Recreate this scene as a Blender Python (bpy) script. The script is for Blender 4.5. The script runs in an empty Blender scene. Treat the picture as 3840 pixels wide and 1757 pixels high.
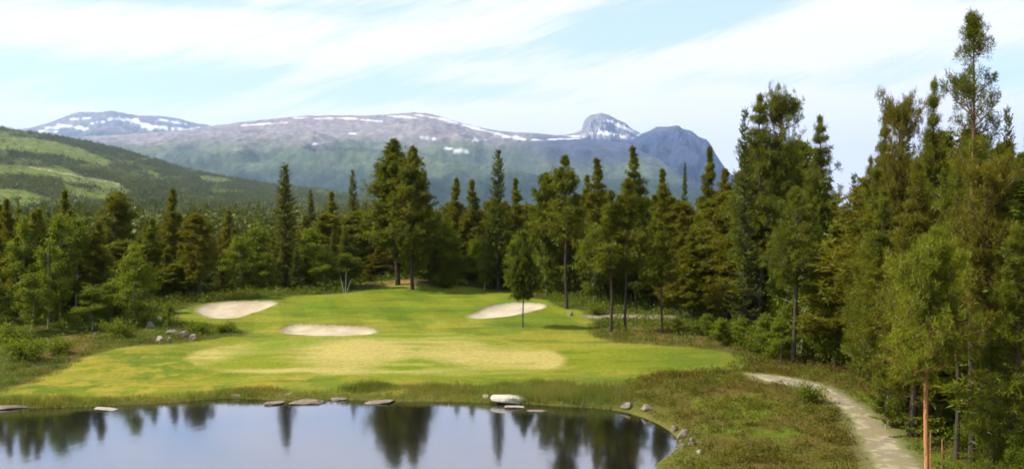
import bpy, math, random
import numpy as np
from mathutils import Vector

sc = bpy.context.scene
C = sc.collection
R = math.radians
K = 3840.0 / 2576.0            # working grid of the layout sketch -> photo pixels
F = 3325.0                     # focal length in photo pixels
CAMZ = 8.0
PITCH = math.atan(78.5 / F)
SUN_AZ, SUN_EL = R(-92), R(46)      # azimuth from +Y (view direction) towards +X; elevation

# ------------------------------------------------------------------ basics
def tag(o, label=None, cat=None, group=None, kind=None):
    if label: o['label'] = label
    if cat: o['category'] = cat
    if group: o['group'] = group
    if kind: o['kind'] = kind
    return o

def build(name, V, Fc, mats, parent=None, smooth=False, cols=None, link=True):
    """V (N,3); Fc one index array (M,k) or a list of such arrays."""
    me = bpy.data.meshes.new(name)
    V = np.asarray(V, dtype=np.float32)
    if not isinstance(Fc, (list, tuple)): Fc = [Fc]
    Fc = [np.asarray(f, dtype=np.int32) for f in Fc if len(f)]
    me.vertices.add(len(V)); me.vertices.foreach_set('co', V.ravel())
    idx = np.concatenate([f.ravel() for f in Fc])
    tot = np.concatenate([np.full(len(f), f.shape[1], dtype=np.int32) for f in Fc])
    st = np.concatenate([[0], np.cumsum(tot)[:-1]]).astype(np.int32)
    me.loops.add(len(idx)); me.loops.foreach_set('vertex_index', idx)
    me.polygons.add(len(tot)); me.polygons.foreach_set('loop_start', st)
    me.polygons.foreach_set('use_smooth', np.full(len(tot), smooth))
    me.update(calc_edges=True)
    if cols is not None:
        a = me.color_attributes.new('tint', 'FLOAT_COLOR', 'POINT')
        c4 = np.ones((len(V), 4), dtype=np.float32); c4[:, :3] = cols
        a.data.foreach_set('color', c4.ravel())
    for m in (mats if isinstance(mats, (list, tuple)) else [mats]): me.materials.append(m)
    o = bpy.data.objects.new(name, me)
    if link: C.objects.link(o)
    if parent: o.parent = parent
    return o

def hash2(ix, iy, seed):
    h = (ix.astype(np.int64) * 374761393 + iy.astype(np.int64) * 668265263 + seed * 974634777) & 0xffffffff
    h = ((h ^ (h >> 13)) * 1274126177) & 0xffffffff
    return ((h ^ (h >> 16)) & 0xffff) / 65535.0

def vnoise(x, y, seed=0):
    ix, iy = np.floor(x), np.floor(y)
    fx, fy = x - ix, y - iy
    fx = fx * fx * (3 - 2 * fx); fy = fy * fy * (3 - 2 * fy)
    a, b = hash2(ix, iy, seed), hash2(ix + 1, iy, seed)
    c, d = hash2(ix, iy + 1, seed), hash2(ix + 1, iy + 1, seed)
    return (a + (b - a) * fx) * (1 - fy) + (c + (d - c) * fx) * fy

def fbm(x, y, seed=0, oct=4):
    s, a, t = 0, 0.5, 0
    for k in range(oct):
        s = s + a * vnoise(x, y, seed + k * 17); t += a
        x = x * 2.03 + 11.3; y = y * 2.03 + 5.7; a *= 0.5
    return s / t

def smooth(e0, e1, x):
    t = np.clip((x - e0) / (e1 - e0), 0, 1)
    return t * t * (3 - 2 * t)

def sdf(px, py, poly):
    """signed distance, positive outside"""
    P = np.asarray(poly, float); Q = np.roll(P, -1, axis=0)
    d2 = np.full(px.shape, 1e18); inside = np.zeros(px.shape, bool)
    for (ax, ay), (bx, by) in zip(P, Q):
        ex, ey = bx - ax, by - ay
        wx, wy = px - ax, py - ay
        t = np.clip((wx * ex + wy * ey) / (ex * ex + ey * ey + 1e-12), 0, 1)
        d2 = np.minimum(d2, (wx - ex * t) ** 2 + (wy - ey * t) ** 2)
        c = ((ay <= py) != (by <= py))
        with np.errstate(divide='ignore', invalid='ignore'):
            xi = ax + (py - ay) * ex / (ey if abs(ey) > 1e-12 else 1e-12)
        inside ^= c & (px < xi)
    d = np.sqrt(d2)
    return np.where(inside, -d, d)

def smooth_poly(pts, n=3):
    P = np.asarray(pts, float)
    for _ in range(n):
        Q = np.roll(P, -1, axis=0)
        P = np.stack([P * .75 + Q * .25, P * .25 + Q * .75], 1).reshape(-1, 2)
    return P

# ------------------------------------------------------------------ where things stand
cp, sp = math.cos(PITCH), math.sin(PITCH)
def ray(xo, yo):
    a = (xo * K - 1920) / F; b = -(yo * K - 878.5) / F
    return np.array([a, cp + b * sp, b * cp - sp])       # pitched down

def at_z(xo, yo, z=0.0):
    r = ray(xo, yo); t = (z - CAMZ) / r[2]
    return r[0] * t, r[1] * t

def to_ov(x, y, z):
    z = z - CAMZ
    f = y * cp - z * sp; u = y * sp + z * cp
    return ((x / f) * F + 1920) / K, (878.5 - (u / f) * F) / K

POND = [at_z(*p) for p in [(-520, 1040), (-250, 1030), (0, 1026), (150, 1024), (300, 1018), (450, 1012), (560, 1000), (650, 1003),
        (740, 1008), (860, 1003), (1000, 1010), (1120, 1008), (1220, 1012), (1340, 1016), (1440, 1022), (1540, 1028), (1600, 1042), (1660, 1066),
        (1700, 1095), (1712, 1120), (1690, 1140), (1655, 1160), (1650, 1179), (1640, 1260), (1660, 1400)]] + [(7.5, 16), (2, 13.5), (-6, 13), (-15, 14.5), (-24, 19), (-31, 27)]
POND = smooth_poly(POND, 2)
MOUND = at_z(1022, 716, 1.6)

def h0(x, y):
    s = sdf(x, y, POND)
    n = fbm(x * .12 + 50, y * .12 + 50, 3)
    n2 = fbm(x * .8 + 9, y * .8, 5)
    z = np.where(s < 0, np.maximum(-1.2, s * .6), .22 * (1 - np.exp(-np.maximum(s, 0) / .35)))
    land = smooth(0, 3, s)
    z = z + 1.05 * smooth(0, 34, s) * (s > 0)
    z = z + land * ((n - .5) * .55 + (n2 - .5) * .06)
    # low hummock between the pond and the track
    z = z + .55 * np.exp(-(((x - 11.5) / 4.5) ** 2 + ((y - 39) / 5) ** 2)) * land
    z = z + .75 * np.exp(-(((x - MOUND[0]) / 5.5) ** 2 + ((y - MOUND[1] - .5) / 4.5) ** 2))
    z = z + .35 * np.exp(-(((x + 18) / 9) ** 2 + ((y - 66) / 7) ** 2))
    # bank the picture is taken from
    z = z + 5.9 * smooth(12.5, -2, y) * smooth(60, 20, np.abs(x))
    r = np.hypot(x, y)
    z = z - 22 * smooth(160, 900, r)
    return z

def h0s(x, y): return float(h0(np.array([x], float), np.array([y], float))[0])

def at(xo, yo):
    """ground point seen at sketch position"""
    z = 0.5
    for _ in range(14):
        x, y = at_z(xo, yo, z); z = .5 * z + .5 * h0s(x, y)
    return x, y, z

def W(pts): return [at(*p)[:2] for p in pts]

BUNK = [smooth_poly(W(p), 2) for p in (
    [(496, 782), (512, 768), (560, 762), (640, 760), (696, 760), (688, 771), (640, 783), (612, 792), (575, 801), (530, 800), (505, 793)],
    [(704, 828), (740, 818), (800, 820), (870, 821), (946, 828), (938, 839), (860, 844), (780, 843), (718, 838)],
    [(1172, 798), (1205, 782), (1240, 768), (1300, 761), (1352, 764), (1378, 772), (1335, 780), (1290, 793), (1220, 800)])]
GREEN = smooth_poly(W([(466, 902), (485, 884), (560, 868), (680, 858), (800, 846), (900, 838), (1010, 838), (1130, 834), (1230, 846), (1330, 866), (1405, 886), (1428, 908), (1395, 928), (1280, 940), (1120, 944), (950, 944), (760, 942), (600, 936), (500, 926)]), 2)
LAWN = smooth_poly(W([(-60, 1020), (0, 985), (60, 968), (110, 948), (180, 915), (250, 884), (340, 868), (440, 862), (540, 852), (620, 842), (600, 826), (530, 818), (462, 812),
        (440, 795), (455, 778), (520, 765), (600, 756), (700, 748), (800, 741), (900, 734), (950, 722), (1010, 711), (1090, 711), (1180, 720), (1290, 728),
        (1330, 745), (1385, 760), (1400, 772), (1470, 780), (1500, 800), (1480, 835), (1520, 856), (1640, 866), (1760, 872), (1850, 888), (1870, 908), (1820, 928), (1700, 938),
        (1600, 948), (1560, 980), (1560, 1010), (1400, 1012), (1100, 1004), (800, 998), (560, 996), (300, 1012), (100, 1018)]), 1)
PATH = smooth_poly(W([(1862, 938), (1900, 938), (1950, 944), (2010, 952), (2070, 966), (2120, 990), (2175, 1022), (2225, 1066), (2275, 1118), (2318, 1170), (2380, 1260), (2190, 1260), (2195, 1180),
        (2170, 1120), (2145, 1070), (2112, 1028), (2070, 998), (2020, 978), (1960, 966), (1905, 954)]), 2)
PATH2 = smooth_poly(W([(1462, 792), (1520, 790), (1640, 792), (1760, 795), (1850, 800), (1850, 804), (1740, 802), (1640, 802), (1520, 802), (1470, 799)]), 1)
BROWN = [W(p) for p in ([(1490, 850), (1495, 826), (1600, 822), (1720, 826), (1830, 850), (1880, 885), (1790, 874), (1640, 866), (1530, 862)],
                        [(100, 860), (200, 835), (300, 850), (260, 880), (180, 905), (90, 900)])]

def carve(x, y, z):
    lip = np.zeros_like(x); sand = np.zeros(x.shape, int)
    for k, b in enumerate(BUNK):
        s = sdf(x, y, b); cy = np.mean(b[:, 1])
        wob = (fbm(x * .6, y * .6, 40 + k, 2) - .5) * .5
        s = s + wob
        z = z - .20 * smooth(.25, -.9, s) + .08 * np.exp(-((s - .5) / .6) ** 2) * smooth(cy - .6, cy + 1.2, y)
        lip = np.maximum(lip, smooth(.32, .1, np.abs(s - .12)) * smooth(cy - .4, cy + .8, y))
        sand = np.where(s < 0, k + 1, sand)
    return z, lip, sand

def hz(x, y):
    x = np.atleast_1d(np.asarray(x, float)); y = np.atleast_1d(np.asarray(y, float))
    return carve(x, y, h0(x, y))[0]
def hz1(x, y): return float(hz(x, y)[0])

# ------------------------------------------------------------------ materials
def newmat(name):
    m = bpy.data.materials.new(name); m.use_nodes = True
    nt = m.node_tree; nt.nodes.clear()
    out = nt.nodes.new('ShaderNodeOutputMaterial')
    return m, nt, out
def N(nt, t, **kw):
    n = nt.nodes.new(t)
    for k, v in kw.items(): setattr(n, k, v)
    return n
def L(nt, a, b): nt.links.new(a, b)
def rgb(c): return (c[0], c[1], c[2], 1)
def mixc(nt, fac, a, b, mode='MIX'):
    n = N(nt, 'ShaderNodeMix', data_type='RGBA', blend_type=mode)
    for s, v in ((n.inputs['Factor'], fac), (n.inputs['A'], a), (n.inputs['B'], b)):
        if hasattr(v, 'links'): L(nt, v, s)
        elif isinstance(v, (int, float)): s.default_value = v
        else: s.default_value = rgb(v)
    return n.outputs['Result']
def math_(nt, op, *a, clamp=False):
    n = N(nt, 'ShaderNodeMath', operation=op); n.use_clamp = clamp
    for s, v in zip(n.inputs, a):
        if hasattr(v, 'links'): L(nt, v, s)
        else: s.default_value = v
    return n.outputs[0]
def noise(nt, vec, scale, detail=4, rough=.55, dist=0):
    n = N(nt, 'ShaderNodeTexNoise'); n.inputs['Scale'].default_value = scale
    n.inputs['Detail'].default_value = detail; n.inputs['Roughness'].default_value = rough
    n.inputs['Distortion'].default_value = dist
    if vec is not None: L(nt, vec, n.inputs['Vector'])
    return n.outputs['Fac']
def ramp(nt, fac, stops):
    n = N(nt, 'ShaderNodeValToRGB'); L(nt, fac, n.inputs[0])
    e = n.color_ramp.elements
    while len(e) < len(stops): e.new(.5)
    for el, (p, c) in zip(e, stops): el.position = p; el.color = rgb(c) if not isinstance(c, (int, float)) else (c, c, c, 1)
    return n.outputs[0]

def tinted_mat(name, fine=6.0, fine_amt=.35, bump=.05, bscale=9.0, rough=.95, spec=.03):
    m, nt, out = newmat(name)
    a = N(nt, 'ShaderNodeAttribute', attribute_name='tint')
    g = N(nt, 'ShaderNodeNewGeometry')
    f = noise(nt, g.outputs['Position'], fine, 5, .65)
    k = ramp(nt, f, [(.3, 1 - fine_amt), (.7, 1 + fine_amt)])
    c = mixc(nt, 1.0, a.outputs['Color'], k, 'MULTIPLY')
    p = N(nt, 'ShaderNodeBsdfPrincipled'); L(nt, c, p.inputs['Base Color'])
    p.inputs['Roughness'].default_value = rough; p.inputs['Specular IOR Level'].default_value = spec
    b = N(nt, 'ShaderNodeBump'); b.inputs['Strength'].default_value = .6; b.inputs['Distance'].default_value = bump
    L(nt, noise(nt, g.outputs['Position'], bscale, 6, .7), b.inputs['Height']); L(nt, b.outputs[0], p.inputs['Normal'])
    L(nt, p.outputs[0], out.inputs[0])
    return m

def leaf_mat(name, dark, light, warm, trans=.35, varscale=.8, per_obj=True):
    m, nt, out = newmat(name)
    g = N(nt, 'ShaderNodeNewGeometry'); oi = N(nt, 'ShaderNodeObjectInfo'); tc = N(nt, 'ShaderNodeTexCoord')
    n1 = noise(nt, tc.outputs['Object'], varscale, 3, .6)
    c = mixc(nt, ramp(nt, n1, [(.36, 0.), (.66, 1.)]), dark, light)
    r1 = g.outputs['Random Per Island']
    c = mixc(nt, ramp(nt, r1, [(0.0, 0.), (.75, .0), (1., .55)]), c, light)
    if per_obj:
        c = mixc(nt, ramp(nt, oi.outputs['Random'], [(.35, 0.), (1., .75)]), c, warm)
    else:
        n2 = noise(nt, g.outputs['Position'], .35, 2)
        c = mixc(nt, ramp(nt, n2, [(.45, 0.), (.7, .9)]), c, warm)
    d = N(nt, 'ShaderNodeBsdfDiffuse'); L(nt, c, d.inputs[0])
    t = N(nt, 'ShaderNodeBsdfTranslucent'); L(nt, mixc(nt, 1.0, c, (1.25, 1.15, .55), 'MULTIPLY'), t.inputs[0])
    gl = N(nt, 'ShaderNodeBsdfGlossy'); gl.inputs['Roughness'].default_value = .5; gl.inputs[0].default_value = (1, 1, 1, 1)
    mx = N(nt, 'ShaderNodeMixShader'); mx.inputs[0].default_value = trans
    L(nt, d.outputs[0], mx.inputs[1]); L(nt, t.outputs[0], mx.inputs[2])
    m2 = N(nt, 'ShaderNodeMixShader'); m2.inputs[0].default_value = .012
    L(nt, mx.outputs[0], m2.inputs[1]); L(nt, gl.outputs[0], m2.inputs[2])
    L(nt, m2.outputs[0], out.inputs[0])
    return m

def bark_mat(name, low, high, z0, z1):
    m, nt, out = newmat(name)
    tc = N(nt, 'ShaderNodeTexCoord'); sx = N(nt, 'ShaderNodeSeparateXYZ'); L(nt, tc.outputs['Object'], sx.inputs[0])
    mp = N(nt, 'ShaderNodeMapping'); mp.inputs['Scale'].default_value = (6, 6, 1.5); L(nt, tc.outputs['Object'], mp.inputs['Vector'])
    n = noise(nt, mp.outputs[0], 4, 6, .7)
    h = math_(nt, 'ADD', sx.outputs['Z'], math_(nt, 'MULTIPLY', n, 2.0))
    mr = N(nt, 'ShaderNodeMapRange'); L(nt, h, mr.inputs['Value']); mr.inputs['From Min'].default_value = z0 + 1; mr.inputs['From Max'].default_value = z1 + 1
    c = mixc(nt, mr.outputs[0], low, high)
    c = mixc(nt, 1.0, c, ramp(nt, n, [(.35, .45), (.65, 1.25)]), 'MULTIPLY')
    p = N(nt, 'ShaderNodeBsdfPrincipled'); L(nt, c, p.inputs['Base Color']); p.inputs['Roughness'].default_value = .95; p.inputs['Specular IOR Level'].default_value = .08
    b = N(nt, 'ShaderNodeBump'); b.inputs['Distance'].default_value = .03; L(nt, n, b.inputs['Height']); L(nt, b.outputs[0], p.inputs['Normal'])
    L(nt, p.outputs[0], out.inputs[0])
    return m

def stone_mat(name, a, b_, moss):
    m, nt, out = newmat(name)
    tc = N(nt, 'ShaderNodeTexCoord')
    n1 = noise(nt, tc.outputs['Object'], 3.5, 7, .7); n2 = noise(nt, tc.outputs['Object'], 1.6, 4, .6)
    c = mixc(nt, ramp(nt, n1, [(.35, 0.), (.62, 1.)]), a, b_)
    c = mixc(nt, ramp(nt, n2, [(.56, 0.), (.66, .8)]), c, moss)
    p = N(nt, 'ShaderNodeBsdfPrincipled'); L(nt, c, p.inputs['Base Color']); p.inputs['Roughness'].default_value = .85
    b = N(nt, 'ShaderNodeBump'); b.inputs['Distance'].default_value = .04; L(nt, n1, b.inputs['Height']); L(nt, b.outputs[0], p.inputs['Normal'])
    L(nt, p.outputs[0], out.inputs[0])
    return m

M = dict(
    ground=tinted_mat('turf', 5.0, .22, .04, 10),
    sand=tinted_mat('sand', 9.0, .10, .03, 14),
    track=tinted_mat('gravel_track', 7.0, .16, .03, 12),
    rock=tinted_mat('fell', .02, .22, 14, .02),
    spruce=leaf_mat('spruce_needles', (.044, .062, .003), (.105, .128, .005), (.098, .098, .005), .44),
    pine=leaf_mat('pine_needles', (.066, .084, .003), (.165, .178, .005), (.145, .122, .006), .46),
    greenpine=leaf_mat('young_pine_needles', (.100, .125, .004), (.205, .230, .008), (.18, .185, .008), .46),
    birch=leaf_mat('birch_leaves', (.092, .122, .003), (.190, .228, .006), (.120, .150, .004), .52),
    bush=leaf_mat('bush_leaves', (.065, .100, .004), (.140, .190, .008), (.120, .125, .010), .45, .8, False),
    heather=leaf_mat('heather', (.060, .062, .005), (.165, .162, .010), (.125, .080, .012), .4, .9, False),
    blades=leaf_mat('grass_blades', (.085, .110, .012), (.170, .200, .020), (.200, .165, .035), .5, .6, False),
    sedge=leaf_mat('sedge_blades', (.110, .140, .022), (.200, .230, .040), (.220, .200, .055), .5, .6, False),
    farwood=leaf_mat('far_needles', (.058, .074, .008), (.100, .118, .012), (.092, .088, .018), .2, .01, False),
    farbirch=leaf_mat('far_birch', (.085, .115, .008), (.135, .170, .012), (.110, .120, .014), .3, .01, False),
    bark=bark_mat('pine_bark', (.075, .055, .040), (.17, .095, .050), 3.5, 9),
    bark_orange=bark_mat('orange_pine_bark', (.48, .215, .09), (.12, .08, .045), 3.0, 5.5),
    bark_dark=bark_mat('spruce_bark', (.075, .062, .050), (.11, .08, .055), 3, 9),
    bark_white=bark_mat('birch_bark', (.36, .35, .30), (.46, .45, .40), 1, 6),
    pale=stone_mat('pale_stone', (.20, .165, .12), (.36, .31, .235), (.13, .13, .06)),
    brown=stone_mat('brown_stone', (.12, .09, .065), (.21, .165, .125), (.10, .09, .04)),
)

# ------------------------------------------------------------------ ground, one sheet
az = np.concatenate([np.radians(np.arange(-34, 34.001, .078)), np.radians(np.arange(38, 326, 4.0))])
rr = np.concatenate([np.arange(.6, 20, 1.3), np.linspace(20, 24, 5)[:-1], 1 / np.linspace(1 / 24., 1 / 132., 500), np.geomspace(136, 17000, 56)])
A, Rr = np.meshgrid(az, rr)
gx, gy = (Rr * np.sin(A)), (Rr * np.cos(A))
sh = gx.shape
gx = gx.ravel(); gy = gy.ravel()
base = h0(gx, gy)
gz, lip, sand = carve(gx, gy, base)
gz = gz + smooth(2500, 16000, np.hypot(gx, gy)) * 10
S = sdf(gx, gy, POND); SL = sdf(gx, gy, LAWN) + (fbm(gx * .9, gy * .9, 8) - .5) * 1.0
SG = sdf(gx, gy, GREEN) + (fbm(gx * 1.2, gy * 1.2, 9) - .5) * .25
SP = sdf(gx, gy, PATH) + (fbm(gx * 2, gy * 2, 12) - .5) * .35
SP2 = sdf(gx, gy, PATH2) + (fbm(gx * 2, gy * 2, 13) - .5) * .5
def mixv(a, b, f): return a * (1 - f[:, None]) + np.asarray(b, float)[None, :] * f[:, None]
n_a = fbm(gx * .35, gy * .35, 21); n_b = fbm(gx * 1.3, gy * 1.3, 22); n_c = fbm(gx * .16 + 3, gy * .5, 23); n_d = fbm(gx * 4, gy * 4, 24, 3)
col = np.tile(np.array([[.050, .058, .014]]), (len(gx), 1))                  # forest floor / rough
col = mixv(col, (.060, .080, .012), smooth(.4, .65, n_a))
col = mixv(col, (.070, .045, .018), smooth(.5, .68, n_b) * .6)
for b in BROWN:
    col = mixv(col, (.105, .070, .024), smooth(.5, -.6, sdf(gx, gy, b)) * .8)
hx = smooth(4, 8, gx) * smooth(48, 40, gy)                                   # heath between pond and track
col = mixv(col, (.080, .070, .014), hx * .9)
col = mixv(col, (.085, .110, .012), hx * smooth(.42, .6, n_b))
col = mixv(col, (.080, .056, .015), hx * smooth(.5, .66, n_a) * .8)
lawn = smooth(.35, -.35, SL)
lc = np.tile(np.array([[.134, .150, .012]]), (len(gx), 1))
lc = mixv(lc, (.185, .168, .024), smooth(.42, .62, n_c) * .8)
lc = mixv(lc, (.085, .125, .012), smooth(.50, .66, n_a) * .8)
lc = mixv(lc, (.10, .12, .016), smooth(.55, .72, fbm(gx * .22 + 4, gy * .7, 35)) * .6)
lc = mixv(lc, (.215, .178, .024), smooth(.48, .62, n_b) * smooth(-3, -9, gx) * smooth(52, 44, gy) * .9)
lc = mixv(lc, (.110, .150, .010), smooth(56, 62, gy) * smooth(.4, .6, n_c) * .6)
lc = mixv(lc, (.088, .108, .012), smooth(3, 10, gx) * smooth(56, 50, gy) * (.35 + .6 * fbm(gx * .5, gy * 1.1, 38)))
lc = lc * (.80 + .36 * fbm(gx * .35, gy * 1.3, 36, 5))[:, None]
lc = mixv(lc, (.060, .100, .008), smooth(.58, .72, fbm(gx * .3 + 9, gy * 1.1, 37)) * .55)
# mown bands
lc = lc * (1 + .05 * np.sign(np.sin((gx * .96 + gy * .28) * 2 * np.pi / 3.4)) * smooth(50, 56, gy))[:, None]
col = mixv(col, lc, lawn) if False else col * (1 - lawn[:, None]) + lc * lawn[:, None]
gr = smooth(.35, -.35, SG)
gc = np.tile(np.array([[.142, .158, .014]]), (len(gx), 1))
gc = mixv(gc, (.110, .152, .008), smooth(.45, .6, fbm(gx * .25 + 7, gy * .4, 31)))
for (ox, oy, rx, ry, k) in ((900, 880, 3.2, 3.6, .85), (1250, 895, 4.0, 2.6, .75), (1395, 905, 1.6, 2.2, .9), (520, 890, 2.0, 2.8, .5), (780, 930, 4.5, .8, .6), (1130, 860, 2.2, 2.2, .4), (1060, 935, 5.0, .7, .35)):
    cx, cy, _ = at(ox, oy)
    w = np.exp(-(((gx - cx) / rx) ** 2 + ((gy - cy) / ry) ** 2)) * (.6 + .9 * fbm(gx * .6, gy * 1.8, 33))
    gc = mixv(gc, (.300, .245, .075), np.clip(w * k * 1.9 - .28 * smooth(.45, .6, fbm(gx * .35, gy * 1.6, 39)), 0, 1))
gc = mixv(gc, (.300, .255, .080), smooth(-.9, -.1, SG) * (.1 + .6 * n_a) * .45)
col = col * (1 - gr[:, None]) + gc * gr[:, None]
SB = np.min([sdf(gx, gy, b) + (fbm(gx * .6, gy * .6, 40 + k, 2) - .5) * .5 for k, b in enumerate(BUNK)], axis=0)
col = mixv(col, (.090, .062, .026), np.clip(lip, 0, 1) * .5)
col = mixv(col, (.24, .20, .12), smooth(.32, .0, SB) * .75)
shore = smooth(1.5, .0, S) * smooth(-.3, 0, S)
col = mixv(col, (.095, .090, .020), shore * .8)
mm = np.exp(-(((gx - MOUND[0]) / 2.8) ** 2 + ((gy - MOUND[1] + .3) / 1.8) ** 2))
col = mixv(col, (.26, .17, .07), np.clip(mm * 1.1, 0, 1) * .9)
mt = smooth(.15, -.5, SP) * 0
col = mixv(col, (.16, .14, .07), smooth(.55, .0, np.minimum(SP, SP2)) * .6)
col = mixv(col, (.03, .025, .015), smooth(0, -.6, S))
far = smooth(110, 200, np.hypot(gx, gy))
col = mixv(col, (.030, .042, .012), far)
nR, nA = sh
i = np.arange(nR - 1)[:, None]; j = np.arange(nA)[None, :]; j2 = (j + 1) % nA
quads = np.stack([i * nA + j, i * nA + j2, (i + 1) * nA + j2, (i + 1) * nA + j], -1).reshape(-1, 4)
kindv = np.zeros(len(gx), int)
kindv = np.where((SP < 0) & (S > .1), 4, kindv); kindv = np.where(SP2 < 0, 5, kindv); kindv = np.where(sand > 0, sand, kindv)
kindv = np.where((SG < 0) & (kindv == 0), 6, kindv)
fk = kindv[quads[:, 0]]
GV = np.stack([gx, gy, gz], 1)
def piece(name, sel, cols, mat, extra=None):
    q = quads[sel]; u, inv = np.unique(q.ravel(), return_inverse=True)
    fs = [inv.reshape(-1, 4)]
    if extra is not None: fs.append(extra)
    return build(name, GV[u], fs, mat, None, True, cols[u])
hub = np.arange(nA)[None, :]
g = piece('ground', fk == 0, col, M['ground'], hub[:, ::-1] if False else hub); tag(g, 'grassy ground with lawn, heath and forest floor', kind='structure')
g = piece('putting_green', fk == 6, col, M['ground']); tag(g, 'short mown putting green with straw yellow patches', kind='structure')
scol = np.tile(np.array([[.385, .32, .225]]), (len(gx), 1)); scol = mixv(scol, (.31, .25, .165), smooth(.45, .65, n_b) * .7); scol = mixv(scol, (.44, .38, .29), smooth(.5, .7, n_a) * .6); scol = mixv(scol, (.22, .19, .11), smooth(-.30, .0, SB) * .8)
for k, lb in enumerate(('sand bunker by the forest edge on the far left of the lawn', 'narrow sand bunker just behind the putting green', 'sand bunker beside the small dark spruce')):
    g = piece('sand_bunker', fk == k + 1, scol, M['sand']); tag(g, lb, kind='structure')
pc = np.tile(np.array([[.200, .170, .120]]), (len(gx), 1)); pc = mixv(pc, (.205, .165, .100), smooth(.35, .65, n_b)); pc = mixv(pc, (.29, .255, .165), smooth(.5, .7, n_d))
rut = smooth(-.35, -.75, SP) * smooth(.45, .6, n_b)
pc = mixv(pc, (.20, .18, .08), np.clip(rut, 0, 1) * .55)
pc = mixv(pc, (.11, .12, .03), smooth(-.28, .0, np.minimum(SP, SP2)) * .75)
g = piece('path', fk == 4, pc, M['track']); tag(g, 'pale gravel path curving along the forest', kind='structure')
g = piece('path', fk == 5, pc * .85, M['track']); tag(g, 'pale sandy path between the pine trunks', kind='structure')

# ------------------------------------------------------------------ water
m, nt, out = newmat('pond_water')
tc = N(nt, 'ShaderNodeNewGeometry')
mp = N(nt, 'ShaderNodeMapping'); mp.inputs['Scale'].default_value = (1, .55, 1); L(nt, tc.outputs['Position'], mp.inputs['Vector'])
gl = N(nt, 'ShaderNodeBsdfGlossy'); gl.inputs['Roughness'].default_value = .07; gl.inputs[0].default_value = (.88, .89, .97, 1)
df = N(nt, 'ShaderNodeBsdfDiffuse'); df.inputs[0].default_value = (.006, .005, .003, 1)
b = N(nt, 'ShaderNodeBump'); b.inputs['Strength'].default_value = .2; b.inputs['Distance'].default_value = .008
L(nt, noise(nt, mp.outputs[0], 2.2, 3, .5), b.inputs['Height'])
L(nt, b.outputs[0], gl.inputs['Normal'])
fr = N(nt, 'ShaderNodeFresnel'); fr.inputs['IOR'].default_value = 1.75
fr_ = math_(nt, 'ADD', math_(nt, 'MULTIPLY', fr.outputs[0], 1.15), .17, clamp=True)
mx = N(nt, 'ShaderNodeMixShader'); L(nt, fr_, mx.inputs[0]); L(nt, df.outputs[0], mx.inputs[1]); L(nt, gl.outputs[0], mx.inputs[2])
L(nt, mx.outputs[0], out.inputs[0])
M['water'] = m
px0, px1, py0, py1 = POND[:, 0].min() - 1.2, POND[:, 0].max() + 1.2, POND[:, 1].min() - 1.0, POND[:, 1].max() + 1.0
xs = np.linspace(px0, px1, 40); ys = np.linspace(py0, py1, 20)
X, Y = np.meshgrid(xs, ys)
i = np.arange(19)[:, None]; j = np.arange(39)[None, :]
q = np.stack([i * 40 + j, i * 40 + j + 1, (i + 1) * 40 + j + 1, (i + 1) * 40 + j], -1).reshape(-1, 4)
w = build('water', np.stack([X.ravel(), Y.ravel(), 0 * X.ravel()], 1), q, M['water'], None, True)
tag(w, 'still dark pond mirroring trees and sky', kind='structure')

# ------------------------------------------------------------------ mountains and the valley side
def interp(pts, x):
    p = np.array(pts, float); return np.interp(x, p[:, 0], p[:, 1])
def seg_d(x, y, a, b):
    ax, ay, bx, by = *a, *b
    t = np.clip(((x - ax) * (bx - ax) + (y - ay) * (by - ay)) / ((bx - ax) ** 2 + (by - ay) ** 2), 0, 1)
    return np.hypot(x - ax - t * (bx - ax), (y - ay - t * (by - ay)))

def ridge(name, label, prof, x0, x1, d_foot, d_top, z_foot, power, amp, nscale, colour, nu=520, nv=90, back=1.25, jag=1.2, seed=0):
    u = np.linspace(x0, x1, nu)
    top_ov = interp(prof, u) + (fbm(u * .05, u * 0, 70 + seed, 5) - .5) * jag * 2
    t = np.concatenate([np.linspace(0, 1, nv), np.linspace(1, back, 8)[1:]])
    T, U = np.meshgrid(t, u, indexing='ij')
    TO = np.tile(top_ov, (len(t), 1))
    a = (U * K - 1920) / F
    D = d_foot + (d_top - d_foot) * T
    tanr = ((537 - TO) * K) / F
    ztop = CAMZ + tanr * d_top
    Tc = np.minimum(T, 1)
    z = z_foot + (ztop - z_foot) * Tc ** power
    x = a * D
    rg = fbm(x / nscale, D / nscale, seed + 60, 6)
    rg = 1 - np.abs(rg * 2 - 1)
    z = z + (rg - .8) * amp * np.sin(np.pi * Tc) ** .8 * np.clip((ztop - z_foot) / 500, .1, 1.5)
    z = np.where(T > 1, ztop - (T - 1) * (d_top - d_foot) * .35, z)
    V = np.stack([x.ravel(), D.ravel(), z.ravel()], 1)
    ox, oy = to_ov(V[:, 0], V[:, 1], V[:, 2])
    cols = colour(V[:, 0], V[:, 1], V[:, 2], ox, oy, Tc.ravel(), TO.ravel())
    nI, nJ = T.shape
    i = np.arange(nI - 1)[:, None]; j = np.arange(nJ - 1)[None, :]
    q = np.stack([i * nJ + j, i * nJ + j + 1, (i + 1) * nJ + j + 1, (i + 1) * nJ + j], -1).reshape(-1, 4)
    o = build(name, V, q, M['rock'], None, True, cols)
    tag(o, label, kind='structure')
    return V, q, cols, ox, oy

SNOW = np.array([.85, .86, .90])
def snow_mask(ox, oy, segs, seed):
    m = np.zeros_like(ox)
    n = fbm(ox * .07, oy * .22, seed, 6) - .5
    for (a, b, w) in segs:
        d = seg_d(ox, oy * 2.0, (a[0], a[1] * 2.0), (b[0], b[1] * 2.0)) / (w * .72)
        m = np.maximum(m, smooth(1.7, .1, d + n * 4.2))
    return m

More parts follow.
